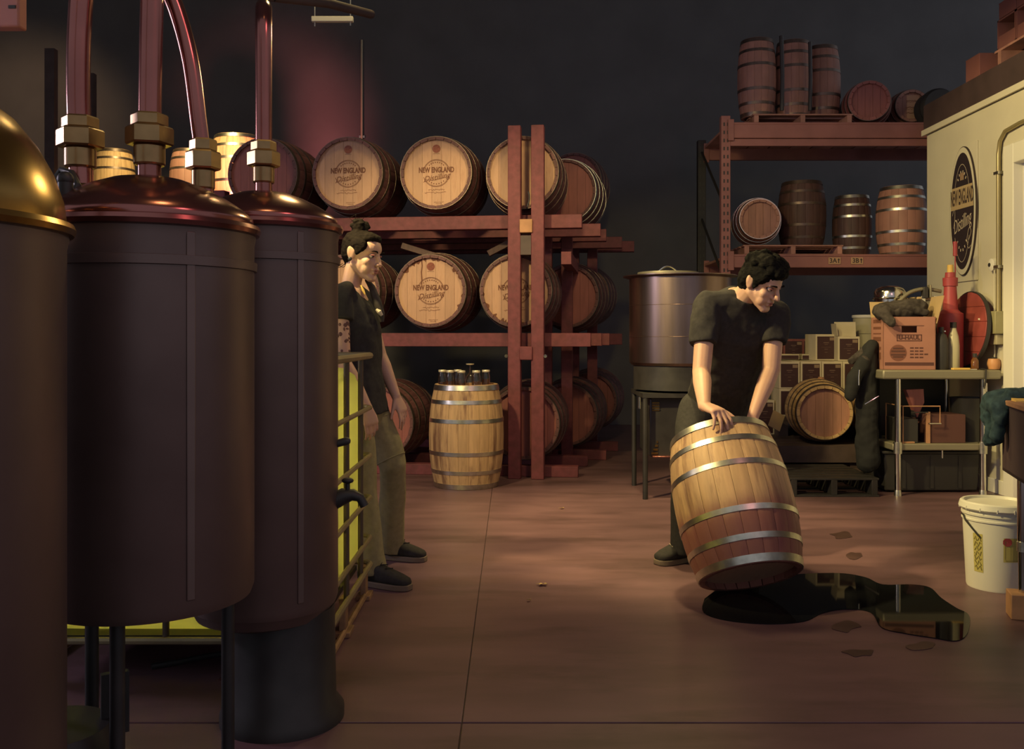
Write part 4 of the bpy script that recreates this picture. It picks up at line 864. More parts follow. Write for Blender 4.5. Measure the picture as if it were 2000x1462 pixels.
MB().lathe([(0.015,0.0),(0.036,0.003),(0.043,0.03),(0.043,0.05),(0.036,0.075),(0.018,0.078),(0.018,0.06),(0.015,0.05)], 24).build('roll_body', ORANGE, t)
MB().lathe([(0.0001,0.07),(0.02,0.07),(0.022,0.085),(0.0001,0.088)], 16).build('core', BLACK, t)
t = thing('key_chain', 'dark chain of keys dangling over the front edge of the steel table', 'chain')
MB().tube([on(1915,0.05,TZ0+0.006), on(1922,0.01,TZ0+0.006), on(1926,-0.006,TZ0+0.002), on(1925,-0.009,TZ0-0.07), on(1922,-0.009,TZ0-0.13)], 0.006, 8).build('chain', BLACKM, t)
MB().box(on(1921,-0.009,TZ0-0.15),(0.008,0.003,0.06)).box(on(1927,-0.008,TZ0-0.12),(0.008,0.003,0.06)).build('key', CHROME, t)
MB().box(on(1900,0.03,TZ0+0.004),(0.05,0.02,0.006)).build('fob', CHROME, t)
# things on the lower shelf
t = thing('wire_basket', 'dark crate with thin pale wire frame on the lower table shelf', 'basket', on(1797, 0.04, 0.363))
MB().bx(-0.12,0.0,0.03,0.3,0.0,0.17).build('basket_body', BLACK, t, bevel=0.004)
fz = 0.262
MB().tube([V(-0.12,0,0.0),V(-0.12,0,fz),V(0.14,0,fz),V(0.14,0,0.14)], 0.005, 6).tube([V(-0.12,0.0,fz),V(-0.12,0.29,fz),V(-0.12,0.29,0.0)], 0.005, 6).build('wire_frame', PALEWOOD, t)
MB().cyl((0.06,-0.005,0.14),(0.145,-0.005,0.14),0.006).build('latch_bar', CHROME, t)
MB().bx(-0.06,0.06,0.002,0.010,0.215,0.222).build('handle', BLACKM, t)
t = thing('red_carton', 'dim red carton standing on the lower table shelf behind its front rail', 'box', on(1850, 0.075, 0.363))
MB().bx(-0.14,0.13,0,0.25,0,0.20).build('carton', M('dim_red_card', (0.10,0.04,0.035), 0.7), t, bevel=0.003)
MB().bx(-0.15,-0.125,-0.012,0.0,0,0.22).build('corner_post', PALEWOOD, t)
t = thing('red_wedge', 'small red plastic wedge above the wire basket under the table', 'wedge', on(1788, 0.2, 0.363+0.17))
MB().prism([(-0.08,0.20),(0.045,0.205),(0.05,0.11),(0.0,0.0),(0.03,0.0),(0.03,0.12)][:4], -0.03, 0.03, RXm).build('wedge', HEAD_RED, t)
MB().bx(-0.02,0.03,-0.02,0.03,0.0,0.12).build('stem', BLACK, t)
t = thing('wood_offcut', 'pale wood offcut lying at the front of the lower table shelf', 'offcut', on(1773, 0.05, 0.363))
MB().bx(-0.05,0.05,0,0.03,0,0.012).build('offcut', PALEWOOD, t, bevel=0.002)
t = thing('black_bin', 'round black bin at the dark end of the lower table shelf', 'bin', on(1893, 0.25, 0.363))
MB().lathe([(0.0001,0),(0.11,0),(0.13,0.3),(0.135,0.31),(0.12,0.31),(0.10,0.02),(0.0001,0.02)], 28).build('bin_body', BLACK, t)
pallet('dark slatted pallet lying on the floor behind the tipped barrel', (2.24, 6.75, 0), 0.62, 0.7, 0.13, 0, BLACKM)

# ------------------------------------------------------------------ on the office wall
def wl_(y, z): return V(XW, y, z)
def wpx(px, py): d = XW*F/(px-CX); return d, EYE-(py-HY)*d/F          # point of the partition seen at a pixel
RY = Matrix.Rotation(-PI/2, 4, 'Y')
t = thing('wall_sign', 'oval dark distillery sign with pale lettering on backing board, cream wall', 'sign')
y0, z0 = wpx(1886, 412); SA, SB = 0.205, 0.455
WM = Matrix.Translation((XW-0.012, y0, z0)) @ Matrix(((0,0,-1,0),(-1,0,0,0),(0,1,0,0),(0,0,0,1)))   # local x to the viewer's right, y up, z out of wall
MB().bx(XW-0.010, XW-0.002, wpx(1911,412)[0], wpx(1861,412)[0], z0-0.535, z0+0.50).build('backing_board', CREAM, t, bevel=0.002)
el = lambda a, b, n=64: [(a*math.cos(2*PI*i/n), b*math.sin(2*PI*i/n)) for i in range(n)]
MB().prism(el(SA, SB+0.035), -0.001, 0.012, WM).build('sign_rim', INKB, t, smooth=False)
MB().prism(el(SA-0.006, SB+0.029), 0.0, 0.014, WM).build('sign_border', CREAM, t, smooth=False)
MB().prism(el(SA-0.028, SB-0.012), 0.0, 0.016, WM).build('sign_face', SIGNDK, t, smooth=False)
band = [(x, y) for x, y in el(SA-0.030, SB-0.014, 160)]
hx = lambda y: (SA-0.030)*math.sqrt(1-(y/(SB-0.014))**2)
MB().prism([(-hx(0.02),0.02),(hx(0.02),0.02),(hx(0.19),0.19),(-hx(0.19),0.19)], 0.015, 0.017, WM).build('name_band', M('sign_tan', (0.45,0.34,0.2),0.6), t, smooth=False)
tm = xf(text_mb('NEW ENGLAND', 0.085, 0, 0.002), WM @ Matrix.Translation((0,0.105,0.0172)) @ Matrix.Diagonal((0.57,1.9,1,1))); tm.build('sign_lettering', INKB, t, smooth=False)
tm = xf(text_mb('Distilling', 0.11, 0.45, -0.0008), WM @ Matrix.Translation((0.0,-0.09,0.0165)) @ Matrix.Rotation(math.radians(14),4,'Z') @ Matrix.Diagonal((0.72,1.4,1,1)))
sw = xf(join(stroke(bez([(-0.15,-0.02,0),(-0.12,0.04,0),(-0.11,-0.03,0),(-0.13,-0.12,0)],6), 0.005), stroke(bez([(0.09,-0.25,0),(0.14,-0.17,0),(0.11,-0.14,0),(0.08,-0.22,0),(0.10,-0.29,0),(0.14,-0.27,0)],6), 0.005), circle_line(0.001,0.001,4)), WM @ Matrix.Translation((0,0,0.0165)))
arc = [stroke([(q*hx(0.0)*math.cos(a), 0.78*SB*math.sin(a)) for a in [math.radians(20+5*i) for i in range(29)]], 0.004) for q in (0.72,)]
arc.append(stroke([(0.72*hx(0)*math.cos(a), 0.85*SB*math.sin(a)) for a in [math.radians(-30-5*i) for i in range(25)]], 0.004))
ticks = [xf(stroke([(-0.006,0),(0.006,0)],0.02), Matrix.Translation((0.60*hx(0)*math.cos(math.radians(a)), 0.66*SB*math.sin(math.radians(a)),0)) @ Matrix.Rotation(math.radians(a-90),4,'Z')) for a in (55,68,81,99,112,125,-50,-65,-80,-100,-115,-130)]
join(tm, sw, xf(join(*arc, *ticks), WM @ Matrix.Translation((0,0,0.0165)))).build('sign_lettering', INKW, t, smooth=False)
MB().prism([(-0.028,0.235),(0.028,0.235),(0.028,0.29),(-0.028,0.29)], 0.0155, 0.017, WM).build('sign_emblem', M('sign_tan_dim', (0.30,0.2,0.13),0.6), t, smooth=False)
# conduit, horn and switch box
t = thing('wall_conduit', 'painted electrical conduit bending over the door casing on the cream wall', 'pipe')
CND = M('conduit_metal', (0.44,0.38,0.20), 0.35, 0.6)
yc, zb_ = wpx(1957, 640); _, zt_ = wpx(1957, 285); ye, ze = wpx(2000, 246)
pth = [V(XW-0.025, yc, zb_), V(XW-0.025, yc, zt_-0.06), V(XW-0.025, yc-0.02, zt_+0.03), V(XW-0.025, yc-0.09, zt_+0.085), V(XW-0.025, ye, zt_+0.10), V(XW-0.025, ye-1.6, zt_+0.10)]
MB().tube(pth, 0.0145, 12).build('tube', CND, t)
for z in (zb_+0.42, zt_-0.2): MB().bx(XW-0.045, XW, yc-0.03, yc+0.03, z, z+0.02).build('strap', STEEL, t)
y1, _ = wpx(1948, 640)
MB().cyl((XW-0.02, y1, zb_+0.03), (XW-0.02, y1, zb_+0.46), 0.006).build('cable', CREAM, t)
MB().cyl((XW-0.02, y1, zb_-0.05), (XW-0.02, y1, 0.95), 0.006).build('cable', CREAM, t)
t = thing('switch_box', 'grey metal switch box with lever on the wall below the conduit', 'box')
y, z = wpx(1954, 627)
MB().bx(XW-0.075, XW, y-0.07, y+0.06, z-0.09, z+0.07).build('housing', M('switch_grey', (0.28,0.26,0.14), 0.5, var=0.1), t, bevel=0.006)
MB().bx(XW-0.055, XW, y-0.05, y+0.045, z-0.165, z-0.09).build('lower_box', M('switch_pale', (0.40,0.36,0.24), 0.5), t, bevel=0.005)
MB().caps((XW-0.085, y+0.03, z), (XW-0.12, y+0.06, z+0.015), 0.008, 0.008).build('lever', CREAM, t)
t = thing('alarm_horn', 'small round white alarm horn on the wall beside the conduit', 'alarm')
y, z = wpx(1945, 517)
MB().lathe([(0.0001,0.0),(0.045,0.0),(0.048,0.01),(0.045,0.035),(0.02,0.045),(0.0001,0.045)], 24, Matrix.Translation((XW,y,z)) @ RY).build('horn_body', WHITEPL, t)
MB().lathe([(0.0001,0.044),(0.014,0.044),(0.014,0.05),(0.0001,0.05)], 16, Matrix.Translation((XW,y,z)) @ RY).build('sounder', BLACK, t)
# storage on the office roof
zr = TOP+0.24
def roofbox(label, y0, y1, z0, z1, mat=CARD_RED, name='storage_box', x=XW+0.02):
    t = thing(name, label, 'box', (x, (y0+y1)/2, z0)); d = (y1-y0)/2
    MB().bx(0, 0.4, -d, d, 0, z1-z0).build('carton', mat, t, bevel=0.004, smooth=False)
    MB().bx(-0.001, 0.4, -d, d, z1-z0-0.004, z1-z0+0.002).build('lid', mat, t, smooth=False)
    return t
ya, yb = wpx(1924,150)[0], wpx(1881,150)[0]
roofbox('lone red brown carton on the office roof edge nearest the dark drum', ya+0.12, yb, zr, zr+0.185)
py0, py1 = 4.9, wpx(1929,120)[0]
t = thing('wooden_pallet', 'wooden pallet on the office roof under the stacked crates', 'pallet', (XW+0.05, 0, zr))
ptw = 0.13
for y in (py0, (py0+py1)/2, py1-0.09): MB().bx(0, 0.8, y, y+0.045, 0.014, ptw).build('stringer', PALLET, t)
for k in range(4): MB().bx(0.2*k, 0.2*k+0.14, py0, py1, ptw, ptw+0.016).build('deck_plank', PALLET, t)
for k in (0, 3): MB().bx(0.2*k, 0.2*k+0.1, py0, py1, 0, 0.014).build('base_plank', PALLET, t)
zc = zr+ptw+0.017
def crate(label, y0, y1, z0, h):
    t = thing('open_crate', label, 'crate', (XW+0.06, (y0+y1)/2, z0), 0, 'open crates on the office roof'); d = (y1-y0)/2
    MB().bx(0.0,0.4,-d,d,0,0.012).bx(0.0,0.4,-d,d,h-0.012,h).bx(0.0,0.4,-d,-d+0.012,0,h).bx(0.0,0.4,d-0.012,d,0,h).bx(0.388,0.4,-d,d,0,h).build('crate_wall', CARD_RED, t, smooth=False)
    MB().bx(0.004,0.012,-d+0.012,d-0.012,0.012,h*0.45).build('front_lip', CARD_RED, t, smooth=False)
ym = wpx(1968,80)[0]
crate('lower open crate on the roof pallet at its far end', ym+0.01, py1-0.02, zc, 0.215)
crate('lower open crate on the roof pallet, second from the far end', ym-0.72, ym, zc, 0.215)
roofbox('upper carton over the far lower crate on the roof pallet', ym+0.01, py1-0.04, zc+0.22, zc+0.33, CARD_RED, x=XW+0.06)
roofbox('topmost tall carton on the roof pallet at the frame edge', ym-0.75, ym+0.0, zc+0.22, zc+0.40, CARD_RED, x=XW+0.06)

# ------------------------------------------------------------------ bucket and bench at the frame edge
c = P(1947, 655, 4.12); c.z = 0
t = thing('plastic_bucket', 'white ribbed plastic bucket with lid and printed label on the floor', 'bucket', c)
MB().lathe([(0.0001,0.0),(0.122,0.0),(0.125,0.008),(0.139,0.30),(0.144,0.302),(0.144,0.309),(0.139,0.311),(0.139,0.325),(0.145,0.327),(0.145,0.335),(0.140,0.337),(0.140,0.355),(0.0001,0.355)], 48).build('bucket_body', WHITEPL, t, ang=30)
MB().lathe([(0.0001,0.350),(0.152,0.350),(0.156,0.356),(0.150,0.378),(0.143,0.384),(0.134,0.383),(0.128,0.372),(0.0001,0.370)], 48).build('lid', WHITEPL, t, ang=30)
for k in range(14): MB().box((0.1545,0,0.357),(0.004,0.004,0.016)).build('lid_tab', WHITE, t, rot=(0,0,2*PI*k/14+0.2))
MB().tube([V(0.143*math.cos(a), 0.143*math.sin(a), 0.318) for a in (PI-0.25, PI-0.1)]+[V(-0.150+0.01*k, -0.02*k-0.02, 0.30-0.02*k) for k in range(4)], 0.004, 8).build('bail_handle', BLACKM, t)
def on_bucket(pts_mb, ang, z):
    out = MB(); vs = []
    for v in pts_mb.v:
        a = ang + v[0]/0.134; zz = z+v[1]; r = 0.1252+0.0138*(zz-0.008)/0.292+0.0006+v[2]
        vs.append((r*math.cos(a), r*math.sin(a), zz))
    out.v = vs; out.f = pts_mb.f; return out
def grid(w, h, n=8): 
    mb = MB()
    for i in range(n):
        x0, x1 = -w/2+w*i/n, -w/2+w*(i+1)/n
        mb.add([(x0,-h/2,0),(x1,-h/2,0),(x1,h/2,0),(x0,h/2,0)], [(0,1,2,3)])
    return mb
LBL = M('label_yellow', (0.50,0.44,0.14), 0.6)
a1 = -PI/2-0.02
on_bucket(grid(0.105, 0.105), a1+0.12, 0.19).build('paper_label', LBL, t)
on_bucket(xf(MB().prism([(0.019*math.cos(PI/4*i+PI/8), 0.019*math.sin(PI/4*i+PI/8)) for i in range(8)], 0, 0.0005), Matrix.Translation((0,0,0.0006))), a1-0.16, 0.225).build('hazard_octagon', REDPL, t)
pr_ = MB()
for k, w_ in enumerate((0.03,0.035,0.03,0.035)): pr_ = join(pr_, xf(stroke([(-w_/2+w_*i/4,0) for i in range(5)], 0.003), Matrix.Translation((0.025,0.015-0.014*k,0.0006))))
on_bucket(join(pr_, xf(stroke([(-0.045+0.09*i/6,0) for i in range(7)], 0.002), Matrix.Translation((0,-0.046,0.0006))), xf(stroke([(0,-0.04+0.08*i/6) for i in range(7)], 0.002), Matrix.Translation((-0.046,0,0.0006)))), a1+0.12, 0.19).build('label_print', M('label_ink', (0.2,0.15,0.05),0.7), t)
on_bucket(grid(0.045, 0.17), a1-1.05, 0.165).build('side_label', LBL, t)
sl = MB()
for k in range(7): sl = join(sl, xf(stroke([(-0.016+0.032*i/5, 0.012*math.sin(i*2.1+k)) for i in range(6)], 0.004), Matrix.Translation((0,-0.065+0.021*k,0.0006))))
on_bucket(sl, a1-1.05, 0.165).build('label_print', M('label_ink_olive', (0.14,0.12,0.04),0.7), t)
# dark bench with towel
BC = V(2.09, 3.93, 0)
t = thing('dark_bench', 'dark timber bench bin on steel leg cut by the frame edge', 'bench', BC, math.radians(-17.0)); bn = t
MB().bx(0.0, 1.2, -1.6, -0.0, 0.546, 0.565).bx(0.0, 0.02, -1.6, 0, 0.546, 0.83).bx(0.0, 1.2, -0.02, 0.0, 0.546, 0.83).build('bench_side', ROOFEDGE, t, bevel=0.004)
MB().bx(-0.012, 0.03, -1.6, 0.012, 0.83, 0.852).bx(-0.012, 1.2, -0.03, 0.012, 0.83, 0.852).build('bench_lip', PALEWOOD, t, bevel=0.004)
MB().bx(-0.003, 0.0, -0.80, -0.50, 0.62, 0.70).build('red_label', REDPL, t)
lx, ly = 0.02, -0.27
MB().lathe([(0.0001,0.10),(0.014,0.10),(0.016,0.30),(0.019,0.31),(0.019,0.55),(0.0001,0.55)], 16).build('leg', CHROME, t, loc=(lx,ly,0))
MB().lathe([(0.0001,0.26),(0.021,0.262),(0.021,0.30),(0.0001,0.30)], 16).build('leg_collar', STEEL, t, loc=(lx,ly,0))
MB().bx(lx-0.05,lx+0.09,ly-0.05,ly+0.05,0,0.10).build('foot_block', PALEWOOD, t, bevel=0.004)
MB().cyl((1.1,-0.1,0),(1.1,-0.1,0.55),0.02).cyl((1.1,-1.5,0),(1.1,-1.5,0.55),0.02).cyl((0.1,-1.5,0),(0.1,-1.5,0.55),0.02).build('back_leg', CHROME, t)
t = thing('yellow_board', 'orange yellow card sheet lying inside the dark bench behind the towel', 'card', BC+V(0,0,0))
t.rotation_euler = (0,0,math.radians(-17))
MB().box((0.32,-0.06,0.862),(0.62,0.30,0.012), Matrix.Rotation(0.08,3,'X')).build('sheet', YELLOW, t)
t = thing('teal_towel', 'dark teal towel draped over the corner of the dark bench', 'towel', BC)
t.rotation_euler = (0,0,math.radians(-17))
cloth(MB().ball((-0.01,-0.03,0.83),(0.075,0.10,0.06)).caps((-0.035,-0.02,0.82),(-0.045,-0.03,0.68),0.036,0.03).caps((-0.03,-0.11,0.81),(-0.04,-0.12,0.70),0.034,0.03).caps((-0.04,0.04,0.82),(-0.05,0.03,0.76),0.04,0.03).caps((0.0,-0.05,0.87),(0.25,-0.09,0.875),0.035,0.03).caps((0.02,-0.1,0.87),(0.22,-0.17,0.87),0.03,0.03), 'towel_cloth', CLOTH_TEAL, t, 0.008, 0.012, 22)
# ------------------------------------------------------------------ people
def basis(fwd, up):                                                  # columns: lateral (towards the figure's left), backward, up
    f = Vector(fwd).normalized(); u = Vector(up); u = (u-f*u.dot(f)).normalized(); l = u.cross(f)
    return Matrix((l, -f, u)).transposed()                           # local -y is forward
def add_head(mb, c, R, s, female=False):
    """Head around c: local -y forward, z up, scale s = 1 for a head 0.235 m tall."""
    def B(p, r, rot=None, n=16): mb.ball(c+R @ (Vector(p)*s), [k*s for k in r] if hasattr(r,'__len__') else r*s, R if rot is None else R @ rot, n)
    def Cp(a, b, r0, r1): mb.caps(c+R @ (Vector(a)*s), c+R @ (Vector(b)*s), r0*s, r1*s, 12)
    B((0, 0.012, 0.030), (0.073, 0.094, 0.084), n=24)                # cranium
    B((0, -0.030, 0.035), (0.062, 0.056, 0.060), n=20)               # forehead
    B((0, -0.028, -0.030), (0.060, 0.056, 0.062), n=20)              # face
    j = 0.9 if female else 1.0
    Cp((-0.048*j, 0.005, -0.045), (-0.018, -0.062, -0.088), 0.022, 0.018); Cp((0.048*j, 0.005, -0.045), (0.018, -0.062, -0.088), 0.022, 0.018)
    Cp((-0.012, -0.070, -0.094), (0.012, -0.070, -0.094), 0.018, 0.018)  # chin
    B((0, -0.04, -0.075), (0.038, 0.04, 0.03))
    for x in (-1, 1):
        B((0.039*x, -0.055, -0.022), (0.024, 0.020, 0.022))          # cheeks
        B((0.034*x, -0.052, -0.050), (0.023, 0.026, 0.032))
        if not female: Cp((0.012*x, -0.083, 0.026), (0.045*x, -0.067, 0.026), 0.0085, 0.008)  # brow ridge
        B((0.071*x, 0.018, 0.000), (0.010, 0.018, 0.032), rotm('X', -12))      # ear
        B((0.077*x, 0.026, 0.008), (0.008, 0.012, 0.024), rotm('X', -12))
    Cp((0, -0.082 if female else -0.084, 0.018), (0, -0.100 if female else -0.105, -0.022), 0.0078 if female else 0.0085, 0.0105 if female else 0.012)       # nose
    B((0, -0.101 if female else -0.107, -0.025), (0.011, 0.012, 0.010))
    for x in (-1, 1): B((0.012*x, -0.096, -0.028), (0.009, 0.011, 0.008))
    Cp((-0.018, -0.083, -0.052), (0.018, -0.083, -0.052), 0.008, 0.008); B((0, -0.088, -0.051), (0.012, 0.008, 0.006))
    Cp((-0.015, -0.082, -0.066), (0.015, -0.082, -0.066), 0.008, 0.008)
def sculpt_head(me, c, R, s):
    Ri = R.transposed()
    for v in me.vertices:
        p = (Ri @ (v.co-c))/s
        if p.y < -0.03 and abs(p.z) < 0.12 and p.length < 0.16:
            q = 0.0
            for x in (-1, 1):
                dx, dz = (p.x-0.031*x)/0.017, (p.z-0.010)/0.011; q += 0.013*math.exp(-(dx*dx+dz*dz))
            dz = (p.z+0.0595)/0.0028; dx = p.x/0.026; q += 0.004*math.exp(-dz*dz-dx**4)
            v.co += R @ V(0, q*s, 0)
def face_parts(t, c, R, s, hairm, look=(0,-1,0), lips=True):
    for x in (-1, 1):
        q = c+R @ (V(0.031*x, -0.0665, 0.009)*s)
        e = MB().ball(q, (0.0125*s, 0.0115*s, 0.0095*s), R, 14).build('eye', EYEW, t)
        MB().ball(q+R @ (V(0,-0.0085,-0.0015)*s), (0.0058*s,0.004*s,0.0058*s), R, 10).build('iris', HAIR, e)
        MB().tube([c+R @ (V(x*(0.031+0.017*k), -0.0805+0.008*abs(k)+0.004*max(k,0), 0.0135-0.004*k*k)*s) for k in (-1,-0.6,-0.2,0.2,0.6,1)], [0.001*s,0.0034*s,0.004*s,0.004*s,0.003*s,0.001*s], 8).build('eyelid', LIPS, e)
        MB().tube([c+R @ (V(x*(0.033+0.021*k), -0.0905+0.010*max(k,0)+0.004*abs(k), 0.0325-0.005*k*k+0.002*k)*s) for k in (-1,-0.5,0,0.5,1)], [0.0015*s,0.004*s,0.0042*s,0.003*s,0.001*s], 8).build('eyebrow', hairm, t)
    if lips:
        MB().tube([c+R @ (V(0.021*k, -0.0925+0.010*k*k, -0.053+0.001*abs(k))*s) for k in (-1,-0.5,0,0.5,1)], [0.001*s,0.0040*s,0.0044*s,0.0040*s,0.001*s], 8).tube([c+R @ (V(0.019*k, -0.0915+0.009*k*k, -0.0645)*s) for k in (-1,-0.5,0,0.5,1)], [0.001*s,0.0042*s,0.0050*s,0.0042*s,0.001*s], 8).build('lips', LIPS, t)
def hand(mb, wrist, along, back, s=1.0, curls=((8,10,8),)*4, thumb_side=1, spread=3.0, r=0.0086, thumb=(35, 20)):
    """Palm and five fingers. along: wrist to knuckles; back: out of the back of the hand; thumb_side: sign along lateral = along x back."""
    a = Vector(along).normalized(); b = Vector(back); b = (b-a*b.dot(a)).normalized(); l = a.cross(b)*thumb_side   # l: towards the thumb
    w = Vector(wrist)
    mb.ell([(w-a*0.01*s, l*0.026*s, b*0.020*s), (w+a*0.015*s, l*0.030*s, b*0.018*s), (w+a*0.05*s, l*0.040*s, b*0.016*s), (w+a*0.082*s, l*0.041*s, b*0.0135*s), (w+a*0.092*s, l*0.036*s, b*0.009*s)], 16, 0.75)
    LEN = ((0.043,0.026,0.021),(0.049,0.030,0.023),(0.045,0.028,0.022),(0.035,0.021,0.019))
    OFF = (0.030, 0.010, -0.011, -0.030); BASE = (0.086, 0.089, 0.086, 0.079)
    tips = []
    for k in range(4):
        p = w+a*BASE[k]*s+l*OFF[k]*s; d = (a + l*math.tan(math.radians(spread*(1.2-0.8*k)))).normalized(); ax = l
        cu = curls[k % len(curls)]
        mb.caps(p-d*0.03*s, p, 0.0085*s, 0.0098*s, 10)
        for i in range(3):
            d = Quaternion(b.cross(a)*1.0, math.radians(cu[i])).to_matrix() @ d if False else (Matrix.Rotation(math.radians(-cu[i])*1.0, 3, b.cross(a).normalized()*-1.0) @ d)
            q = p+d*LEN[k][i]*s; r0 = (r, r*0.93, r*0.85)[i]*s*(0.88 if k == 3 else 1); r1 = (r*0.95, r*0.87, r*0.74)[i]*s*(0.88 if k == 3 else 1)
            mb.caps(p, q, r0, r1, 10); p = q
        tips.append((p, d))
    p = w+a*0.022*s+l*0.026*s; d = (a*math.cos(math.radians(thumb[0]))+l*math.sin(math.radians(thumb[0]))-b*0.25).normalized()
    mb.ball(w+a*0.03*s+l*0.022*s-b*0.006*s, 0.016*s)
    for i, (L_, r0, r1) in enumerate(((0.040,0.0135,0.011),(0.032,0.0108,0.0098),(0.026,0.0098,0.0075))):
        q = p+d*L_*s; mb.caps(p, q, r0*s, r1*s, 10); p = q
        d = (d+a*math.radians(thumb[1])-b*0.15).normalized()
    return tips
def shoe(t, heel, toe, w=0.05, mat=CLOTH_BLACK, sole=True):
    a = (toe-heel); L = a.length; a = V(a.x, a.y, 0).normalized(); l = V(-a.y, a.x, 0); h0 = V(heel.x, heel.y, 0)
    S = lambda f: h0+a*(L*f)
    MB().ell([(S(0.0)+V(0,0,0.055), l*w*0.55, V(0,0,0.035)), (S(0.06)+V(0,0,0.06), l*w*0.78, V(0,0,0.048)), (S(0.3)+V(0,0,0.062), l*w*0.82, V(0,0,0.050)), (S(0.55)+V(0,0,0.052), l*w*0.95, V(0,0,0.036)), (S(0.8)+V(0,0,0.042), l*w*0.98, V(0,0,0.026)), (S(0.95)+V(0,0,0.036), l*w*0.75, V(0,0,0.019)), (S(1.0)+V(0,0,0.034), l*w*0.4, V(0,0,0.012))], 20, 0.85).build('shoe_upper', mat, t, ang=70)
    sp = [(0.0,0.55),(0.06,0.82),(0.3,0.86),(0.55,0.98),(0.8,1.03),(0.95,0.8),(1.02,0.45)]
    L_ = [S(f)+l*w*k for f, k in sp]; R_ = [S(f)-l*w*k for f, k in sp][::-1]; poly = [(p.x, p.y) for p in L_+R_]
    MB().prism(poly, 0.001, 0.026).build('shoe_sole', M_SOLE, t, bevel=0.003)
    MB().tube([S(f)+V(0,0,z)-l*0.02 if k % 2 else S(f)+V(0,0,z)+l*0.02 for k, (f, z) in enumerate(((0.42,0.107),(0.47,0.103),(0.52,0.096),(0.57,0.089),(0.62,0.083)))], 0.003, 6).build('shoe_lace', INKW if sole else CLOTH_BLACK, t)
M_SOLE = M('rubber_sole', (0.16,0.12,0.09), 0.7)
def seg(mb, p0, p1, r0, r1, n=18, e=0.0): return mb.tube([Vector(p0).lerp(Vector(p1), f) for f in (0, 0.33, 0.66, 1)], [r0, r0+(r1-r0)*0.3+e, r0+(r1-r0)*0.66+e, r1], n)
def folds(me, amp, fq, sx=(1,1,1)):
    for v in me.vertices:
        p = V(v.co.x*sx[0], v.co.y*sx[1], v.co.z*sx[2])*fq
        n = mnoise.noise_vector(p); v.co += n*amp
def finish(me, mat):
    me.materials.append(mat); me.polygons.foreach_set('use_smooth', [True]*len(me.polygons)); return me
J = P
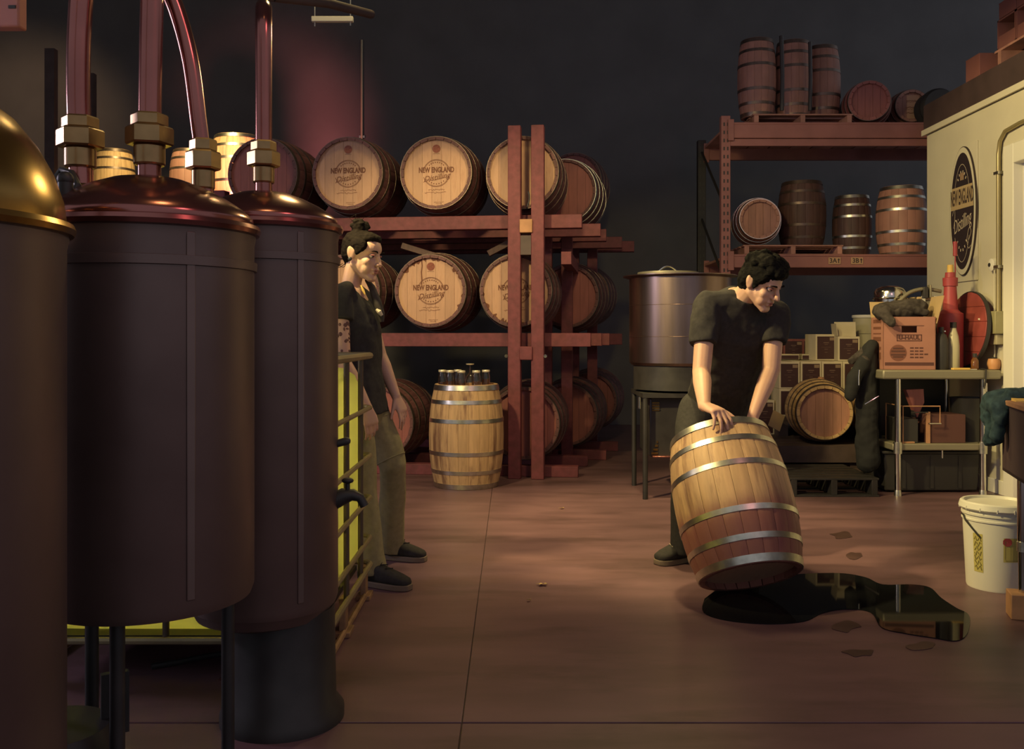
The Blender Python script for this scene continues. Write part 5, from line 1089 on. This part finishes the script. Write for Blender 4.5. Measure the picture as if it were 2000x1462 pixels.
# ---- the man
t = thing('person', 'dark haired man in black t-shirt bending over the tipped barrel, holding its rim', 'person', (J(1390,655,4.6).x, 4.6, 0))
O = t.location
def man():
    hipR, hipL = J(1362,800,4.74), J(1440,800,4.86)
    kneeR, kneeL = J(1340,945,4.52), J(1450,940,4.62)
    ankR, ankL = J(1333,1078,4.55), J(1460,1060,4.78)
    ankR.z = 0.085; ankL.z = 0.085
    shR, shL = J(1381,592,4.42), J(1513,612,4.46)
    neck, headc = J(1452,580,4.40), J(1487,553,4.31)
    topc = TB+ax*LT; rim = topc+(Xl*math.cos(math.radians(-102))+Yl*math.sin(math.radians(-102)))*RT
    nout = (rim-topc).normalized()
    hR_al = V(0.50,-0.80,-0.22).normalized(); hR_bk = V(0.16,-0.30,0.94)
    elR = J(1370,727,4.30); wrR = rim+nout*0.016+V(0,0,0.022)-hR_al*0.084
    elL, wrL = J(1506,722,4.40), J(1471,812,4.30)
    pel = (hipR+hipL)/2; ch = (shR+shL)/2
    lat = (shL-shR).normalized(); latp = (hipL-hipR).normalized()
    sp = (ch-pel).normalized(); fr_ = lat.cross(sp).normalized()     # forward of the chest
    if fr_.y > 0: fr_ = -fr_
    def ringm(f, w, d, off=0.0, la=None): 
        c = pel.lerp(ch, f)+fr_*off; la_ = (latp.lerp(lat, min(max(f,0),1))).normalized(); fd = la_.cross(sp).normalized(); return (c, la_*w, fd*d)
    torso = [ringm(-0.22,0.10,0.09), ringm(-0.10,0.155,0.115,-0.01), ringm(0.08,0.160,0.115), ringm(0.32,0.152,0.105,0.012), ringm(0.55,0.158,0.112,-0.005), ringm(0.78,0.176,0.118,-0.012), ringm(0.95,0.172,0.098,-0.012), ringm(1.05,0.13,0.075,-0.01), ringm(1.13,0.075,0.06,0)]
    R = basis(V(0.62,-0.60,-0.52), V(0.20,-0.30,0.85)); s = 1.02
    b = MB(); b.ell(torso, 24, 0.85)
    add_head(b, headc, R, s)
    b.caps(neck+V(-0.015,0.02,-0.03), headc+R @ V(0,0.03,-0.03), 0.060, 0.056, 18)
    for s0, e, w in ((shR, elR, wrR), (shL, elL, wrL)):
        b.ball(s0+V(0,0,-0.008), 0.050); b.caps(s0, e, 0.050, 0.043, 16); m_ = e.lerp(w, 0.3); b.caps(e, m_, 0.041, 0.043, 16); b.caps(m_, w, 0.043, 0.027, 16)
    for h, k, a in ((hipR,kneeR,ankR),(hipL,kneeL,ankL)):
        b.caps(h, k, 0.083, 0.058, 16); b.caps(k, k.lerp(a,0.35), 0.056, 0.055, 16); b.caps(k.lerp(a,0.35), a, 0.055, 0.038, 16)
    hand(b, wrR, hR_al, hR_bk, 1.06, ((36,30,14),(42,28,12),(44,28,12),(44,30,14)), -1, 7.0, r=0.0092, thumb=(50,14))
    hand(b, wrL+V(-0.004,-0.004,-0.006), V(-0.12,-0.55,-0.5), V(0.2,-0.5,0.75), 0.97, ((40,22,14),)*4, 1, 3.0)
    me = remesh(b, 0.0042, 3); sculpt_head(me, headc, R, s)
    for v in me.vertices: v.co -= O
    put('body', finish(me, SKIN), t)
    # shirt
    c = MB(); tt = [ringm(-0.16,0.172,0.128,-0.004), ringm(0.08,0.176,0.130), ringm(0.32,0.170,0.122,0.012), ringm(0.55,0.178,0.128,-0.004), ringm(0.78,0.193,0.132,-0.01), ringm(0.95,0.186,0.112,-0.01), ringm(1.05,0.142,0.090,-0.01), ringm(1.115,0.082,0.072,-0.004)]
    c.ell(tt, 28, 0.85)
    for s0, e, f in ((shR, elR, 0.60), (shL, elL, 0.52)):
        c.caps(s0+V(0,0,-0.004), neck+(s0-neck)*0.42+V(0,0,-0.008), 0.070, 0.056); c.ball(s0+V(0,0,-0.006), 0.069); seg(c, s0, s0.lerp(e, f), 0.070, 0.068, 20, 0.002)
    me = remesh(c, 0.0065, 4); folds(me, 0.012, 9, (1,1,0.6)); folds(me, 0.005, 22)
    for v in me.vertices: v.co -= O
    sh = put('t_shirt', finish(me, CLOTH_BLACK), t)
    nk = MB(); nk.tube([neck+V(-0.012,0.015,-0.015)+lat*0.078*math.cos(2*PI*k/24)+fr_.cross(lat).cross(lat)*0+ (R @ V(0,1,0)*0.3+fr_*-0.7).normalized()*0.070*math.sin(2*PI*k/24) for k in range(24)], 0.007, 8, True)
    # trousers
    c = MB(); c.ell([ringm(-0.26,0.13,0.115,-0.01), ringm(-0.12,0.178,0.130,-0.012), ringm(0.06,0.172,0.125), ringm(0.14,0.168,0.12)], 26, 0.85)
    for h, k, a in ((hipR,kneeR,ankR),(hipL,kneeL,ankL)):
        c.caps(h, k, 0.098, 0.074, 18); seg(c, k+V(0,0,0.02), a+V(0,0,-0.035), 0.074, 0.062, 18)
    me = remesh(c, 0.008, 4); folds(me, 0.012, 8, (1,1,0.7))
    for v in me.vertices: v.co -= O
    put('trousers', finish(me, CLOTH_DENIM), t)
    # shoes
    sh_ = lambda heel, toe: shoe(t, heel-O, toe-O, 0.052)
    sh_(V(ankR.x+0.055, ankR.y+0.06, 0), FL(1284,1103))
    sh_(V(ankL.x-0.01, ankL.y+0.06, 0), V(ankL.x+0.02, ankL.y-0.21, 0))
    # hair
    hm = MB()
    def hb(p, r, n=14): hm.ball(headc-O+R @ (Vector(p)*s), [k*s for k in r], R, n)
    hb((0,0.020,0.046),(0.082,0.098,0.084),20); hb((0,0.055,0.00),(0.075,0.062,0.078)); hb((0,-0.035,0.092),(0.066,0.060,0.036)); hb((0,-0.068,0.080),(0.056,0.028,0.024)); hb((0.03,-0.02,0.105),(0.05,0.06,0.035)); hb((-0.03,0.0,0.11),(0.045,0.06,0.034))
    for x in (-1,1): hb((0.066*x,-0.006,0.050),(0.020,0.05,0.040)); hb((0.068*x,-0.010,0.010),(0.010,0.013,0.028))
    rnd = random.Random(5)
    for k in range(46):
        a = rnd.uniform(0, 2*PI); e = rnd.uniform(0.15, 1.3); p = V(0.078*math.cos(a)*math.cos(e), 0.02+0.092*math.sin(a)*math.cos(e), 0.052+0.085*math.sin(e))
        hb(p, (0.020,0.020,0.015), 8)
    me = remesh(hm, 0.005, 2); folds(me, 0.006, 40); folds(me, 0.003, 90)
    put('hair', finish(me, HAIR), t)
    c0 = headc-O; face_parts(t, c0, R, s, HAIR)
    # belt details
    bk = pel.lerp(ch, -0.02)+fr_*0.10-O
    return dict(ch=ch, fr=fr_, lat=lat, sp=sp)
inf = man()
# ---- the woman
t = thing('person', 'woman with hair bun, dark t-shirt and olive trousers walking by the caged tank', 'person', (J(715,655,4.35).x, 4.35, 0))
O = t.location
def woman():
    hipR, hipL = J(686,786,4.27), J(714,782,4.46)
    kneeR, kneeL = J(708,945,4.22), J(768,905,4.42)
    ankR, ankL = J(728,1110,4.14), J(764,1035,4.62)
    ankR.z = 0.09; ankL.z = 0.10
    shR, shL = J(662,580,4.19), J(712,590,4.48)
    neck, headc = J(686,564,4.33), J(708,499,4.30)
    elR, wrR = J(670,706,4.15), J(716,793,4.11)
    elL, wrL = J(741,692,4.52), J(773,772,4.46)
    pel = (hipR+hipL)/2; ch = (shR+shL)/2
    lat = (shL-shR).normalized(); latp = (hipL-hipR).normalized(); sp = (ch-pel).normalized(); fr_ = -lat.cross(sp).normalized()
    if fr_.x < 0: fr_ = -fr_
    def ringm(f, w, d, off=0.0):
        c = pel.lerp(ch, f)+fr_*off; la_ = (latp.lerp(lat, min(max(f,0),1))).normalized(); fd = la_.cross(sp).normalized(); return (c, la_*w, fd*d)
    torso = [ringm(-0.20,0.10,0.09), ringm(-0.08,0.155,0.112,-0.01), ringm(0.08,0.150,0.105), ringm(0.32,0.122,0.088,0.005), ringm(0.52,0.128,0.092,0.01), ringm(0.70,0.142,0.100,0.012), ringm(0.88,0.150,0.088,0.0), ringm(1.0,0.125,0.065,0), ringm(1.10,0.062,0.052,0)]
    R = basis(V(0.90,-0.38,-0.22), V(0.18,-0.05,1)); s = 1.0
    b = MB(); b.ell(torso, 24, 0.9); add_head(b, headc, R, s, True)
    b.caps(neck+V(-0.01,0,-0.03), headc+R @ V(0,0.028,-0.035), 0.048, 0.044, 18)
    for s0, e, w in ((shR, elR, wrR), (shL, elL, wrL)):
        b.ball(s0, 0.048); b.caps(s0, e, 0.043, 0.035, 16); m_ = e.lerp(w, 0.3); b.caps(e, m_, 0.034, 0.036, 16); b.caps(m_, w, 0.036, 0.023, 16)
    for h, k, a in ((hipR,kneeR,ankR),(hipL,kneeL,ankL)):
        b.caps(h, k, 0.084, 0.054, 16); b.caps(k, k.lerp(a,0.35), 0.052, 0.051, 16); b.caps(k.lerp(a,0.35), a, 0.051, 0.034, 16)
    hand(b, wrR+V(0.002,0,-0.006), V(0.25,-0.10,-0.9), V(0.4,-0.85,0.0), 0.88, ((22,26,18),(26,28,18),(30,30,18),(32,30,20)), 1, 2.0, thumb=(28,10))
    hand(b, wrL+V(0.002,0,-0.006), V(0.36,-0.10,-0.80), V(0.75,-0.55,0.25), 0.88, ((12,16,12),(16,20,12),(22,24,14),(26,26,16)), 1, 4.0, thumb=(34,10))
    me = remesh(b, 0.0042, 3); sculpt_head(me, headc, R, s)
    for v in me.vertices: v.co -= O
    put('body', finish(me, SKIN), t)
    c = MB(); tt = [ringm(-0.12,0.186,0.140,-0.006), ringm(-0.02,0.180,0.134,-0.006), ringm(0.10,0.168,0.124), ringm(0.32,0.136,0.104,0.006), ringm(0.52,0.142,0.106,0.012), ringm(0.70,0.156,0.112,0.014), ringm(0.88,0.160,0.096,0.0), ringm(0.98,0.138,0.082,-0.006), ringm(1.07,0.092,0.070,-0.016)]
    c.ell(tt, 28, 0.9)
    for s0, e, f in ((shR, elR, 0.36), (shL, elL, 0.40)):
        c.caps(s0+V(0,0,0.004), neck+(s0-neck)*0.45+V(0,0,0.012), 0.056, 0.040); c.ball(s0+V(0,0,-0.002), 0.058); seg(c, s0, s0.lerp(e, f), 0.058, 0.060, 20)
    me = remesh(c, 0.0065, 4); folds(me, 0.010, 10, (1,1,0.6)); folds(me, 0.004, 24)
    for v in me.vertices: v.co -= O
    put('t_shirt', finish(me, CLOTH_BLACK), t)
    # chest print and necklace, apron strap
    MB().tube([J(716,546,4.36)-O, J(726,560,4.33)-O, J(737,590,4.315)-O, J(744,612,4.31)-O, J(746,628,4.315)-O], [0.010,0.016,0.020,0.018,0.010], 10).build('scarf', CLOTH_GREY, t)
    MB().tube([J(735,604,4.295)-O, J(741,609,4.292)-O, J(746,616,4.295)-O], [0.006,0.012,0.007], 8).build('scarf_tag', INKW, t)
    MB().tube([J(705,557,4.285)-O, J(709,566,4.275)-O, J(713,575,4.275)-O], [0.0035,0.0065,0.004], 8).build('necklace', YELLOW, t)
    c = MB(); c.ell([ringm(-0.22,0.12,0.105,-0.01), ringm(-0.08,0.168,0.122,-0.01), ringm(0.06,0.160,0.114), ringm(0.12,0.155,0.112)], 26, 0.9)
    for h, k, a in ((hipR,kneeR,ankR),(hipL,kneeL,ankL)):
        c.caps(h, k, 0.094, 0.066, 18); c.caps(k, k.lerp(a, 0.3), 0.066, 0.060); seg(c, k.lerp(a, 0.25), a+V(0,0,-0.05), 0.060, 0.066, 18)
    me = remesh(c, 0.0075, 4); folds(me, 0.010, 9, (1,1,0.8))
    for v in me.vertices: v.co -= O
    tr = put('trousers', finish(me, CLOTH_KHAKI), t)
    for (pa, ra, f) in ((hipL.lerp(kneeL, 0.33), 0.088, 0), (kneeL.lerp(hipL, 0.08), 0.071, 0)):
        ax = (kneeL-hipL).normalized(); u = ax.orthogonal().normalized(); w = ax.cross(u)
        MB().tube([pa-O+(u*math.cos(2*PI*k/20)+w*math.sin(2*PI*k/20))*ra for k in range(20)], 0.0035, 6, True).build('seam', CLOTH_KHAKI, tr)
    shoe(t, V(ankR.x-0.06, ankR.y+0.02, 0)-O, V(ankR.x+0.175, ankR.y-0.09, 0)-O, 0.045, CLOTH_BLACK, False)
    shoe(t, V(ankL.x-0.06, ankL.y+0.02, 0)-O, V(ankL.x+0.175, ankL.y-0.05, 0)-O, 0.045, CLOTH_BLACK, False)
    hm = MB()
    def hb(p, r, n=14): hm.ball(headc-O+R @ (Vector(p)*s), [k*s for k in r], R, n)
    hb((0,0.022,0.040),(0.0755,0.092,0.078),20); hb((0,0.052,0.005),(0.066,0.056,0.062)); hb((0,-0.026,0.086),(0.058,0.050,0.028)); hb((0,-0.050,0.080),(0.044,0.022,0.014))
    for x in (-1,1): hb((0.062*x,-0.004,0.046),(0.018,0.05,0.036)); hb((0.067*x,-0.008,0.016),(0.009,0.012,0.022))
    hb((0,0.062,-0.045),(0.026,0.020,0.028)); hb((0,0.045,0.125),(0.042,0.040,0.036)); 
    rnd = random.Random(8)
    for k in range(22): a = rnd.uniform(0,2*PI); e = rnd.uniform(-0.2,1.4); hb((0.040*math.cos(a)*math.cos(e), 0.045+0.038*math.sin(a)*math.cos(e), 0.128+0.034*math.sin(e)), (0.013,0.013,0.010), 8)
    me = remesh(hm, 0.005, 2); folds(me, 0.004, 40); folds(me, 0.0025, 95)
    hr = put('hair', finish(me, HAIR_F), t)
    rn = random.Random(2)
    for k in range(9):
        a = rn.uniform(-0.5,0.5); st = headc-O+R @ (V(0.03*math.sin(5*k), 0.02+0.05*rn.random(), 0.12+0.02*rn.random())*s)
        MB().tube([st, st+V(rn.uniform(-0.03,0.01),0,0.025), st+V(rn.uniform(-0.06,0.03),0,0.028+0.02*rn.random())], 0.0012, 5).build('loose_strand', HAIR_F, hr)
    for k in range(3):
        st = headc-O+R @ (V(-0.02+0.02*k, 0.085, -0.055)*s); MB().tube([st, st+V(-0.02,0,-0.015), st+V(-0.035,0,-0.03+0.01*k)], 0.0014, 5).build('loose_strand', HAIR_F, hr)
    face_parts(t, headc-O, R, s, HAIR_F)
    q = headc-O+R @ (V(-0.080, 0.012, -0.026)*s)
    MB().ball(q, (0.008,0.010,0.010), R).build('earring', BLACK, t)
    TAT = M('tattoo_ink', (0.14,0.06,0.05), 0.6); rnd = random.Random(4)
    mm = MB()
    for k in range(26):
        f = rnd.uniform(0.42, 0.98); p = shR.lerp(elR, f); ax = (elR-shR).normalized(); a = rnd.uniform(-1.9, 1.0); u = V(0,-1,0); u = (u-ax*u.dot(ax)).normalized(); w = ax.cross(u)
        rr = 0.043+(0.035-0.043)*f; n_ = u*math.cos(a)+w*math.sin(a); mm.ball(p-O+n_*(rr-0.001), (0.010*rnd.uniform(0.5,1.1), 0.010*rnd.uniform(0.5,1.1), 0.0035), Matrix((w*math.cos(a)-u*math.sin(a), ax, n_)).transposed(), 8)
    mm.build('tattoo', TAT, t)['kind'] = 'stuff'
woman()
# ------------------------------------------------------------------ rack and barrels seen between the still pipes
t = thing('left_rack', 'tall dark steel rack beyond the still pipes carrying upright barrels', 'rack', (0, 0, 0)); t.name = 'storage_rack'
ul = P(100, 655, 9.6).x; ur = P(590, 655, 10.4).x
for x in (ul, ur):
    for y in (9.6, 10.5): MB().bx(x-0.05, x+0.05, y-0.04, y+0.04, 0, 4.1 if x == ul else 2.5).build('upright', DKWOOD, t)
for y in (9.55, 10.45): MB().bx(ul, ur, y, y+0.05, 2.34, 2.46).build('beam', DKWOOD, t)
for k in range(16):
    x = ul+0.06+k*(ur-ul-0.12)/16; MB().bx(x, x+0.14, 9.5, 10.55, 2.46, 2.49).build('deck_board', PALLET, t)
G3 = 'upright barrels on the storage rack behind the stills'
def sbl(label, px, d, kind, **kw): c = P(px, 655, d); c.z = 2.492; return barrel(label, kind, stand(c, 0.4), group=G3, **kw)
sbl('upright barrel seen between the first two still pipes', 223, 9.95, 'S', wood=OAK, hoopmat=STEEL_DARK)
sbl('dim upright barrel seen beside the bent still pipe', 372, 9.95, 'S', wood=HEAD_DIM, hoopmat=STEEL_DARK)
sbl('brightly lit yellow upright barrel half behind the red headed barrel', 464, 9.9, 'M', wood=OAK, hoopmat=STEEL)
